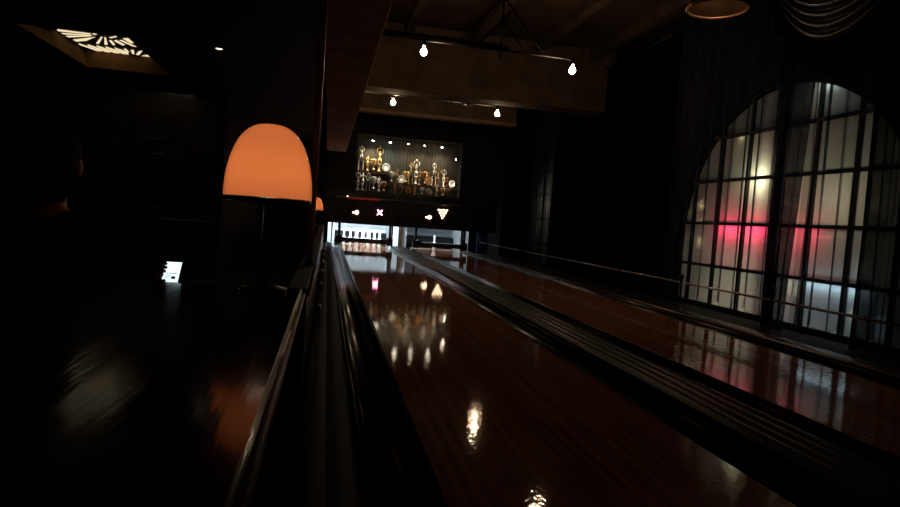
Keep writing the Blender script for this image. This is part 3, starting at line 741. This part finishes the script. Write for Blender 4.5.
# ------------------------------------------------------------------ trophy display
dc = thing('display_case', 'shallow open display of trophies over the lanes', 'display case', (1.85, 15.3, 1.30))
b = BM()
for k in range(32):
    x = -1.27+k*2.54/32; box(b, x+0.003, x+2.54/32-0.003, 0.16, 0.20, 0.0, 1.365, 0, 0.004)
box(b, -1.30, 1.30, 0.19, 0.22, 0.0, 1.37); obj('back_panel', b, 'slats', dc)
b = BM(); box(b, -2.0, 2.25, -0.45, 0.22, 1.37, 2.28, 0); obj('header', b, 'blackmatte', dc)
for s in (-1, 1):
    b = BM(); box(b, s*1.30-0.03, s*1.30+0.03, -0.45, 0.22, 0.0, 1.37); obj('side_panel', b, 'blackmatte', dc)
b = BM(); box(b, -2.0, 2.25, -0.45, 0.22, -0.12, 0.04); obj('bottom_shelf', b, 'black', dc)
b = BM(); box(b, -1.27, -0.42, -0.06, 0.16, 0.50, 0.525); obj('shelf', b, 'brownwood', dc)
b = BM(); box(b, -0.42, 1.25, -0.12, 0.16, 0.04, 0.28, 0, 0.004); obj('riser', b, 'plinth', dc)
for s, x0, x1 in (('l', -2.0, -1.33), ('r', 1.33, 2.25)):
    b = BM(); box(b, x0, x1, -0.45, -0.35, 0.04, 1.37); obj('blank_panel', b, 'blackmatte', dc)

def spot(x, y, z, aim, mat, col, lab, en):
    t = thing('spotlight', lab, 'spotlight', (x, y, z), 'spotlights of the trophy display')
    b = BM(); lathe(b, [(0.030, 0.0), (0.034, 0.03), (0.034, 0.07), (0.02, 0.085), (0.0, 0.085)], 14); obj('can', b, 'black', t)
    b = BM(); lathe(b, [(0.0, -0.014), (0.018, -0.010), (0.029, 0.002)], 14); obj('lens', b, mat, t)
    lamp('spot_light', 'SPOT', (0, 0, -0.02), en, col, t, 0.03, 2.2, None)
    d = (Vector(aim)-Vector((x, y, z))).normalized()
    t.rotation_euler = d.to_track_quat('-Z', 'Y').to_euler()
wc = (1, .78, .52); cc = (.78, 1, .86)
for i, (x, nm) in enumerate(((0.97, 'first'), (1.39, 'second'), (1.82, 'third'), (2.23, 'fourth'), (2.66, 'fifth'))):
    cool = i == 1
    spot(x, 15.1, 2.57, (x, 15.36, 1.3), 'spotcool' if cool else 'spotglow', cc if cool else wc, ('%s small spotlight from the left above the trophies' % nm)+(', cooler white' if cool else ''), 44 if i == 0 else 16)
spot(3.025, 15.1, 2.30, (1.6, 15.35, 2.0), 'spotglow', wc, 'upper of two side spotlights at the right end of the trophies', 8.0)
spot(3.025, 15.1, 1.68, (1.6, 15.35, 1.5), 'spotglow', wc, 'lower of two side spotlights at the right end of the trophies', 6.0)

def figurine(b, z, s=1.0, pose=0):
    T = lambda p: (p[0]*s, p[1]*s, z+p[2]*s)
    seg = lambda pts, r: tube(b, [T(p) for p in pts], [q*s for q in r], 8)
    seg([(-0.03, 0, 0), (-0.028, 0, 0.07), (-0.015, 0, 0.14)], [0.010, 0.013, 0.018])
    seg([(0.045, 0.0, 0), (0.035, -0.02, 0.07), (0.015, 0, 0.14)], [0.010, 0.013, 0.018])
    seg([(0, 0, 0.13), (0, 0, 0.19), (0, 0, 0.24), (0, 0, 0.26)], [0.026, 0.022, 0.032, 0.012])
    ball(b, T((0, 0, 0.285)), 0.021*s, 10)
    if pose == 0:
        seg([(-0.03, 0, 0.24), (-0.075, 0, 0.29), (-0.06, 0, 0.36)], [0.011, 0.010, 0.008]); seg([(0.03, 0, 0.24), (0.08, 0, 0.28), (0.07, 0, 0.35)], [0.011, 0.010, 0.008])
        ball(b, T((0.0, 0, 0.385)), 0.03*s, 10)
        seg([(-0.06, 0, 0.36), (0, 0, 0.385), (0.07, 0, 0.35)], [0.007, 0.007, 0.007])
    else:
        seg([(-0.03, 0, 0.24), (-0.07, -0.03, 0.19), (-0.05, -0.07, 0.15)], [0.011, 0.010, 0.008]); seg([(0.03, 0, 0.24), (0.09, 0.02, 0.20), (0.12, 0.03, 0.13)], [0.011, 0.010, 0.008])
        ball(b, T((0.125, 0.03, 0.105)), 0.028*s, 10)

def trophy_cup(m):
    t = thing('cup_trophy', 'x', 'trophy')
    b = BM(); box(b, -0.06, 0.06, -0.06, 0.06, 0, 0.05, 0, 0.004); box(b, -0.045, 0.045, -0.045, 0.045, 0.05, 0.09, 0, 0.003); obj('plinth', b, 'plinth', t)
    b = BM(); lathe(b, [(0.045, 0.09), (0.04, 0.10), (0.014, 0.13), (0.010, 0.17), (0.020, 0.185), (0.012, 0.20), (0.045, 0.235), (0.066, 0.29), (0.072, 0.36), (0.078, 0.385), (0.07, 0.385), (0.06, 0.30), (0.0, 0.24)], 20); obj('cup', b, m, t)
    for s in (-1, 1):
        b = BM(); tube(b, [(s*0.05, 0, 0.25), (s*0.10, 0, 0.27), (s*0.115, 0, 0.32), (s*0.10, 0, 0.36), (s*0.07, 0, 0.365)], 0.007, 8); obj('handle', b, m, t)
    return t
def trophy_fig(m, pose):
    t = thing('figure_trophy', 'x', 'trophy')
    b = BM(); box(b, -0.07, 0.07, -0.06, 0.06, 0, 0.04, 0, 0.004); obj('plinth', b, 'plinth', t)
    b = BM(); lathe(b, [(0.05, 0.04), (0.05, 0.06), (0.022, 0.08), (0.022, 0.19), (0.045, 0.21), (0.045, 0.225)], 16); obj('column', b, m, t)
    b = BM(); figurine(b, 0.225, 1.0, pose); obj('figurine', b, m, t)
    return t
def trophy_tower(m):
    t = thing('tower_trophy', 'x', 'trophy')
    b = BM(); box(b, -0.09, 0.09, -0.06, 0.06, 0, 0.04, 0, 0.004); obj('plinth', b, 'plinth', t)
    for s in (-1, 1):
        b = BM(); lathe(b, [(0.018, 0.04), (0.012, 0.06), (0.012, 0.27), (0.018, 0.29)], 12, (s*0.055, 0, 0)); obj('column', b, m, t)
    b = BM(); box(b, -0.085, 0.085, -0.055, 0.055, 0.29, 0.315, 0, 0.003); obj('upper_plinth', b, 'plinth', t)
    b = BM(); figurine(b, 0.315, 0.75, 0); obj('figurine', b, m, t)
    return t
def trophy_plate(m):
    t = thing('plate_trophy', 'x', 'trophy')
    b = BM(); box(b, -0.06, 0.06, -0.04, 0.04, 0, 0.03, 0, 0.004); box(b, -0.03, 0.03, -0.005, 0.025, 0.03, 0.08); obj('stand', b, 'plinth', t)
    b = BM(); lathe(b, [(0.0, 0.006), (0.07, 0.0), (0.10, -0.012), (0.11, -0.012), (0.11, -0.006), (0.07, 0.008), (0.0, 0.014)], 24, (0, 0, 0.16), axis='y'); obj('plate', b, m, t)
    return t
protos = {}
def trophy(kind, m, x, y, z, h, lab, rz=0.0):
    key = (kind, m); base = {'cup': 0.385, 'figA': 0.61, 'figB': 0.535, 'tower': 0.60, 'plate': 0.27}[kind]
    s = h/base
    if key not in protos:
        t = {'cup': lambda: trophy_cup(m), 'figA': lambda: trophy_fig(m, 0), 'figB': lambda: trophy_fig(m, 1), 'tower': lambda: trophy_tower(m), 'plate': lambda: trophy_plate(m)}[kind]()
        protos[key] = t; t.location = (x, y, z); t.scale = (s, s, s); t.rotation_euler = (0, 0, rz); t['label'] = lab; t['group'] = 'trophies in the display'
        return t
    return dup(protos[key], (x, y, z), lab, s, rz, 'trophies in the display')
ZS, ZR, ZF = 1.825, 1.58, 1.34
U = 'on the upper left shelf'
trophy('tower', 'silver', 0.73, 15.36, ZS, 0.60, 'tall silver twin-column trophy at the left end of the upper shelf')
trophy('figB', 'gold', 0.89, 15.34, ZS, 0.40, 'gold bowler figure trophy second from the left on the upper shelf', 0.3)
trophy('cup', 'gold', 1.035, 15.31, ZS, 0.32, 'gold two-handled cup in the middle of the upper shelf', 0.5)
trophy('figA', 'gold', 1.18, 15.39, ZS, 0.62, 'tallest gold figure with raised arms on the upper shelf')
trophy('plate', 'silver', 1.34, 15.33, ZS, 0.25, 'round silver plate at the right end of the upper shelf')
# bottom left, bright
trophy('figA', 'silver', 0.67, 15.0, ZF, 0.42, 'silver figure with raised arms leftmost on the bottom shelf')
trophy('figB', 'silver', 0.79, 15.22, ZF, 0.45, 'silver bowler figure second from the left on the bottom shelf', -0.4)
trophy('tower', 'silver', 0.91, 15.0, ZF, 0.43, 'silver twin-column trophy third from the left on the bottom shelf')
trophy('cup', 'silver', 1.05, 15.22, ZF, 0.37, 'silver two-handled cup fourth from the left on the bottom shelf', 0.4)
trophy('figB', 'silver', 1.17, 15.0, ZF, 0.38, 'smaller silver bowler figure under the tall gold figure', 0.5)
trophy('cup', 'bronze', 1.31, 15.2, ZF, 0.28, 'bronze cup at the right end under the upper shelf', 0.2)
# riser row, left to right
rr = [('cup', 'silver', 1.50, 0.30, 'silver cup leftmost on the raised step'), ('tower', 'bronze', 1.62, 0.36, 'bronze twin-column trophy second on the raised step'),
      ('plate', 'silver', 1.74, 0.24, 'silver plate third from the left on the raised step'), ('cup', 'gold', 1.84, 0.33, 'gold cup fourth from the left on the raised step'),
      ('tower', 'gold', 1.97, 0.55, 'tall gold twin-column trophy near the middle of the display'), ('figA', 'silver', 2.08, 0.62, 'tallest silver figure at the middle of the display'),
      ('figB', 'bronze', 2.19, 0.42, 'bronze bowler figure just right of the tallest silver figure'), ('cup', 'bronze', 2.31, 0.36, 'bronze cup right of the middle on the raised step'),
      ('plate', 'bronze', 2.43, 0.26, 'bronze plate on the raised step under the fourth spotlight'), ('tower', 'silver', 2.53, 0.58, 'tall silver twin-column trophy in the right half of the display'),
      ('figA', 'bronze', 2.66, 0.46, 'bronze figure with raised arms under the fifth spotlight'), ('figA', 'silver', 2.78, 0.44, 'silver raised-arm figure third from the right on the raised step'),
      ('cup', 'bronze', 2.89, 0.28, 'bronze cup second from the right on the raised step'), ('plate', 'silver', 3.0, 0.22, 'silver plate rightmost on the raised step')]
for i, (k, m, x, h, lab) in enumerate(rr): trophy(k, m, x, 15.39-0.13*(i % 2), ZR, h, lab, (i % 5-2)*0.2)
fr_ = [('figB', 'bronze', 1.56, 0.22), ('cup', 'bronze', 1.72, 0.20), ('plate', 'bronze', 1.88, 0.19), ('figA', 'gold', 2.04, 0.24), ('cup', 'silver', 2.22, 0.2), ('plate', 'silver', 2.40, 0.18), ('figB', 'silver', 2.58, 0.23), ('cup', 'gold', 2.74, 0.22), ('tower', 'bronze', 2.90, 0.26)]
nm = ['first', 'second', 'third', 'fourth', 'fifth', 'sixth', 'seventh', 'eighth', 'ninth']
kn = {'cup': 'cup', 'figA': 'raised-arm figure', 'figB': 'bowler figure', 'tower': 'twin-column trophy', 'plate': 'plate'}
for i, (k, m, x, h) in enumerate(fr_): trophy(k, m, x, 15.0, ZF, h, 'small %s %s, %s from the left in the low front row' % (m, kn[k], nm[i]))

# ------------------------------------------------------------------ bulb fixtures
def fixture(loc, lab):
    t = thing('ceiling_fixture', lab, 'light fixture', loc, 'two-bulb iron ceiling fixtures')   # origin at the bar
    hw = 0.83
    b = BM(); tube(b, [(-hw, 0, 0), (hw, 0, 0)], 0.014, 8); obj('bar', b, 'iron', t)
    top = 3.6-loc[2]
    b = BM(); tube(b, [(0, 0, -0.10), (0, 0, top-0.02)], 0.012, 8); obj('centre_rod', b, 'iron', t)
    b = BM(); lathe(b, [(0.07, top), (0.07, top-0.02), (0.02, top-0.035)], 16); obj('canopy', b, 'iron', t)
    for s in (-1, 1):
        b = BM(); tube(b, [(s*0.52, 0, 0.0), (s*0.02, 0, 0.56)], 0.010, 6); tube(b, [(s*0.29, 0, 0.0), (s*0.01, 0, 0.32)], 0.010, 6); obj('brace', b, 'iron', t)
        b = BM(); lathe(b, [(0.022, 0.02), (0.024, -0.02), (0.024, -0.05), (0.018, -0.06)], 14, (s*0.86, 0, 0)); tube(b, [(s*0.83, 0, 0), (s*0.86, 0, 0)], 0.016, 8); so = obj('socket', b, 'iron', t)
        b = BM(); lathe(b, [(0.0135, -0.058), (0.014, -0.076), (0.018, -0.086), (0.030, -0.099), (0.037, -0.118), (0.037, -0.130), (0.030, -0.150), (0.015, -0.163), (0.0, -0.166)], 20, (s*0.86, 0, 0)); obj('bulb', b, 'bulb', so)
    return t
fixture((1.78, 6.8, 2.715), 'nearer iron bar fixture with two bare globe bulbs')
fixture((1.78, 10.0, 2.715), 'farther iron bar fixture with two bare bulbs beyond the beam')
t = thing('conduit', 'thin metal conduit running under the nearer beam to a small lamp cluster', 'conduit', (0.34, 9.80, 2.68))
b = BM(); tube(b, [(0.0, 0, 0), (1.66, 0, -0.01)], 0.012, 8); obj('pipe', b, 'steel', t)
b = BM(); box(b, -0.0, 0.02, -0.04, 0.04, -0.04, 0.04, 0, 0.004); obj('wall_plate', b, 'iron', t)
t = thing('spot_cluster', 'unlit cluster of three small metal lamp heads below the nearer beam', 'spotlight', (2.05, 9.68, 2.735))
b = BM(); box(b, -0.05, 0.05, -0.05, 0.05, -0.10, -0.02, 0, 0.008); tube(b, [(0, -0.0, -0.02), (0, 0.0, 0.865)], 0.012, 8); obj('mount', b, 'iron', t)
for dx, dy in ((-0.07, -0.03), (0.0, -0.07), (0.07, -0.03)):
    b = BM(); tube(b, [(dx*0.6, dy*0.6, -0.09), (dx, dy*1.3, -0.15)], [0.022, 0.032], 12); obj('lamp_head', b, 'steel', t)
b = BM(); tube(b, [(0.345, 8.95, 3.36), (2.45, 8.95, 3.36)], 0.035, 10); tag(obj('ceiling_pipe', b, 'iron'), 'dark pipe running across under the ceiling before the nearer beam', 'pipe')

# copper pendant over the right lane
t = thing('pendant_lamp', 'copper dome pendant at the top edge, rim catching light', 'pendant lamp', (2.575, 3.98, 2.385))
b = BM()
pr = [(0.205, 0.0), (0.207, 0.012), (0.200, 0.03), (0.19, 0.08), (0.16, 0.15), (0.10, 0.21), (0.04, 0.235), (0.03, 0.235), (0.09, 0.20), (0.15, 0.145), (0.18, 0.08), (0.192, 0.028), (0.198, 0.002), (0.205, 0.0)]
lathe(b, pr[:7], 48, cap=False); obj('shade', b, 'copper', t)
b = BM(); lathe(b, pr[7:13], 48, cap=False); obj('liner', b, 'liner', t)
b = BM()
for k in range(48):
    a0 = 2*PI*k/48; a1 = 2*PI*(k+1)/48
    tube(b, [(0.2*math.cos(a0), 0.2*math.sin(a0), 0.0), (0.2*math.cos(a1), 0.2*math.sin(a1), 0.0)], 0.010, 8, False)
obj('rim', b, 'rim', t)
b = BM(); lathe(b, [(0.035, 0.235), (0.035, 0.29), (0.012, 0.31), (0.006, 0.33), (0.006, 1.225)], 14); obj('stem', b, 'iron', t)
b = BM(); lathe(b, [(0.012, 0.235), (0.016, 0.215), (0.03, 0.19), (0.03, 0.17), (0.015, 0.15), (0.0, 0.148)], 16); bl = obj('bulb', b, 'dot', t)
bl.data.materials[0] = glow('dimmed pendant bulb', (1, .62, .36), 24)

# ------------------------------------------------------------------ curtains
def curtain(name, y0, y1, x, z0, z1, amp, wl, mat, lab, grp, seed, tops=None, hem=0.0):
    rnd = random.Random(seed)
    n = int((y1-y0)/0.012); nz = 20
    ph = []; p = 0
    for k in range(n+1):
        p += 2*PI*0.012/(wl*rnd.uniform(0.6, 1.5)); ph.append(p)
    b = BM(); g = []
    sway = [rnd.uniform(-0.02, 0.02) for _ in range(n//8+3)]
    for j in range(nz+1):
        f = j/nz; row = []
        for k in range(n+1):
            ya, yb = (y0, y1) if tops is None else (y0+(tops[0]-y0)*f, y1+(tops[1]-y1)*f)
            y = ya+(yb-ya)*k/n
            a = amp*(0.55+0.45*(1-f))*(0.7+0.3*math.sin(k*0.11+seed))
            dz = hem*math.sin(ph[k]*0.5+1)*(1-f)**6
            yy = y+0.35*a*math.sin(2*ph[k]+2*f)+sway[k//8]*(1-f)
            row.append(b.verts.new((x+a*math.sin(ph[k]+0.5*math.sin(3*f+seed)), yy, z0+(z1-z0)*f+dz)))
        g.append(row)
    for j in range(nz):
        for k in range(n): b.faces.new((g[j][k], g[j][k+1], g[j+1][k+1], g[j+1][k])).smooth = True
    return tag(obj(name, b, mat), lab, 'curtain', grp)
G1 = 'curtains of the near arched window'
curtain('sheer_curtain', 5.10, 7.05, 4.16, 0.07, 3.3, 0.05, 0.20, 'sheer', 'left sheer panel over the red and white glow of the near window', G1, 3, hem=0.05)
curtain('sheer_curtain', 4.0, 4.88, 4.16, 0.06, 3.3, 0.05, 0.17, 'sheer1', 'sheer panel over the right half of the near window', G1, 8, hem=0.04)
curtain('drape', 4.88, 5.13, 4.08, 0.0, 3.3, 0.04, 0.07, 'sheer2', 'narrow dark drape hanging at the middle of the near window', G1, 12, (4.72, 5.22))
curtain('drape', 2.9, 4.13, 4.08, 0.0, 3.3, 0.055, 0.11, 'sheer3', 'wide dark drape at the right edge of the near window', G1, 21)
G2 = 'drapes of the distant arched window'
curtain('drape', 12.55, 14.6, 4.16, 0.02, 3.3, 0.05, 0.16, 'drape', 'black drape left of the distant window strips', G2, 5)
curtain('drape', 7.30, 11.30, 4.16, 0.02, 3.3, 0.05, 0.17, 'drape', 'long black drape filling the wall between the two windows', G2, 6)
curtain('sheer_curtain', 11.22, 12.62, 4.18, 0.04, 3.3, 0.04, 0.2, 'sheer2', 'thin dark sheer over the distant window strips', G2, 9)
for (y0, y1, lab) in ((2.9, 7.20, 'black curtain rod above the near arched window'), (7.30, 14.8, 'black curtain rod above the distant arched window')):
    b = BM(); tube(b, [(4.13, y0, 3.32), (4.13, y1, 3.32)], 0.018, 10); ball(b, (4.13, y0, 3.32), 0.03); ball(b, (4.13, y1, 3.32), 0.03)
    tag(obj('curtain_rod', b, 'iron'), lab, 'curtain rod')

# swag valance: gathered satin swag over a fringed valance
t = thing('swag_valance', 'dark satin swag valance with curved folds and ragged fringe', 'valance', (3.92, 4.5, 3.40))
b = BM(); ns, ntt = 60, 160; g = []
for j in range(ntt+1):
    tt = j/ntt; row = []
    for i in range(ns+1):
        s = i/ns*2-1
        sag = 0.10+0.86*tt
        hw = 1.02
        y = -0.22+s*hw
        z = -sag*(1-abs(s)**2.0)-0.02*tt
        fold = 0.045*abs(math.sin(PI*10*tt))**0.6*(1-s**4)
        x = -0.02-0.06*(1-s*s)*(0.6+0.4*tt)-fold
        row.append(b.verts.new((x, y, z)))
    g.append(row)
for j in range(ntt):
    for i in range(ns): b.faces.new((g[j][i], g[j][i+1], g[j+1][i+1], g[j+1][i])).smooth = True
o = obj('swag', b, 'swag', t); o.modifiers.new('thick', 'SOLIDIFY').thickness = 0.006
b = BM(); n = 240; top = []; mid = []; bot = []
rnd = random.Random(4)
for i in range(n+1):
    y = -1.2+2.4*i/n; yw = y+4.5
    zl = 2.13+0.62*((yw-4.28)/0.9)**2
    zl = min(zl, 3.25)+0.045*abs(math.sin(yw*19))+0.03*abs(math.sin(yw*47+1))
    x = 0.03+0.02*math.sin(yw*40)
    top.append(b.verts.new((0.03, y, 0.0))); mid.append(b.verts.new((x, y, (zl+0.15-3.4)))); bot.append(b.verts.new((x, y, zl-3.4)))
for i in range(n):
    b.faces.new((top[i], top[i+1], mid[i+1], mid[i])).smooth = True; b.faces.new((mid[i], mid[i+1], bot[i+1], bot[i])).smooth = True
o = obj('fringed_valance', b, 'drape', t); o.modifiers.new('thick', 'SOLIDIFY').thickness = 0.008
b = BM(); box(b, -0.02, 0.36, -1.3, 1.3, 0.0, 0.05, 0, 0.01); obj('pelmet_board', b, 'blackmatte', t)

# ------------------------------------------------------------------ the street beyond the frosted glass
b = BM(); box(b, 4.55, 9.0, -1, 16, -0.6, -0.5); tag(obj('street', b, 'pavement'), 'dark street outside the arched windows', 'street', None, 'structure')
b = BM(); box(b, 9.0, 9.2, -1, 16, -0.5, 6.0); tag(obj('facade', b, 'render'), 'pale building front across the street', 'building', None, 'structure')
def street_lamp(loc, s, lab, mat, en, col):
    t = thing('street_lantern', lab, 'lantern', loc)
    b = BM(); lathe(b, [(0.03*s, -0.12*s), (0.07*s, -0.08*s), (0.085*s, 0.06*s), (0.05*s, 0.10*s), (0.0, 0.11*s)], 14); obj('glass', b, mat, t)
    b = BM(); lathe(b, [(0.10*s, 0.10*s), (0.04*s, 0.16*s), (0.0, 0.18*s)], 14); obj('cap', b, 'iron', t)
    lamp('lantern_light', 'POINT', (-0.13*s, 0, 0), en, col, t, 0.10)
    b = BM(); tube(b, [(0.02, 0, -0.11*s), (0.02, 0, -0.5-loc[2])], 0.02, 8); obj('pole', b, 'iron', t)
street_lamp((4.56, 5.70, 1.44), 0.7, 'warm white lantern glowing behind the left half of the near window', 'streetglow', 3.8, (1, .93, .62))
street_lamp((4.80, 4.70, 1.22), 0.7, 'warm lantern behind the right half of the near window', 'streetglow', 1.5, (1, .93, .66))
street_lamp((4.62, 4.92, 2.33), 0.4, 'small cold lantern behind the arch top under the swag', 'neonblue', 0.22, (.7, .9, 1))
street_lamp((5.10, 5.95, 0.35), 1.0, 'added low light brightening the bottom left panes of the near window', 'streetglow', 2.6, (1, .98, .88))  # extra low lamp added to lift the dark bottom panes
street_lamp((5.05, 4.75, 0.10), 1.0, 'added low light brightening the bottom right panes of the near window', 'neonblue', 0.3, (.85, .95, .9))  # likewise added, for the panes on the right
street_lamp((4.9, 12.0, 1.3), 1.0, 'dim lantern behind the distant window', 'streetglow', 3.5, (1, .95, .75))
def neon(y0, y1, z, x, mat, en, col, lab, n=3):
    t = thing('neon_tube', lab, 'neon light', (x, (y0+y1)/2, z))
    h = (y1-y0)/2
    b = BM(); tube(b, [(0, -h, 0), (0, h, 0)], 0.012, 8); obj('tube', b, mat, t)
    b = BM(); 
    for s in (-1, 1): tube(b, [(0.0, s*h, 0), (0.22, s*h, 0)], 0.010, 8); tube(b, [(0.22, s*h, 0.01), (0.22, s*h, -0.5-z)], 0.010, 8)
    obj('bracket', b, 'iron', t)
    for k in range(n): lamp('neon_light', 'POINT', (-0.02, -h+2*h*(k+0.5)/n, 0), en/n, col, t, 0.03)
neon(5.48, 6.32, 0.91, 4.46, 'neonred', 2.4, (1, .07, .2), 'horizontal red neon tube outside the near window', 7)
neon(4.86, 5.10, 0.88, 4.50, 'neonred', 0.4, (1, .08, .2), 'short red neon tube outside the middle right panes of the near window', 2)
neon(4.25, 5.00, 0.435, 4.405, 'neonblue', 0.018, (.6, .8, 1), 'horizontal icy tube outside the lower right of the near window', 6)

for (y, z, e, c, lab) in ((6.69, 1.18, 0.018, (1, .6, .25), 'upper tiny amber bulb behind the left edge of the near window'), (6.68, 0.98, 0.012, (1, .45, .2), 'middle tiny amber bulb behind the left edge of the near window'), (6.66, 0.76, 0.012, (1, .7, .3), 'lowest tiny amber bulb behind the left edge of the near window'),
                          (6.05, 1.90, 0.012, (1, .7, .4), 'tiny amber bulb high behind the left half of the arch'), (4.97, 2.24, 0.10, (.7, .9, 1), 'first of three cold bulbs in a row under the swag'), (4.90, 2.26, 0.12, (.7, .9, 1), 'second of three cold bulbs in a row under the swag'), (4.83, 2.26, 0.10, (.7, .9, 1), 'third of three cold bulbs in a row, rightmost under the swag'),
                          (4.36, 0.62, 0.02, (.75, .8, 1), 'tiny cold bulb low behind the right half of the near window'), (4.38, 0.22, 0.012, (.9, 1, .8), 'lowest tiny pale bulb behind the right half of the near window')):
    t = thing('string_light', lab, 'string light', (4.40, y, z), 'tiny bulbs outside the near window')
    b = BM(); ball(b, (0, 0, 0), 0.010, 8); obj('bulb', b, 'streetglow', t)
    b = BM(); tube(b, [(0, 0, 0.008), (0, 0, 0.03), (0.15, 0, 0.03)], 0.005, 6); obj('socket', b, 'iron', t)
    lamp('string_light_glow', 'POINT', (-0.016, 0, 0), e, c, t, 0.006)

# ------------------------------------------------------------------ world and view
w = bpy.data.worlds.new('night'); SC.world = w; w.use_nodes = True
bg = w.node_tree.nodes['Background']; bg.inputs['Color'].default_value = (0.25, 0.32, 0.5, 1); bg.inputs['Strength'].default_value = 0.02
SC.view_settings.view_transform = 'Standard'; SC.view_settings.look = 'None'
SC.view_settings.exposure = 0.0; SC.view_settings.gamma = 1.0; SC.view_settings.use_curve_mapping = False
SC.cycles.use_denoising = True
SC.cycles.sample_clamp_indirect = 4.0
SC.cycles.max_bounces = 10; SC.cycles.transparent_max_bounces = 16
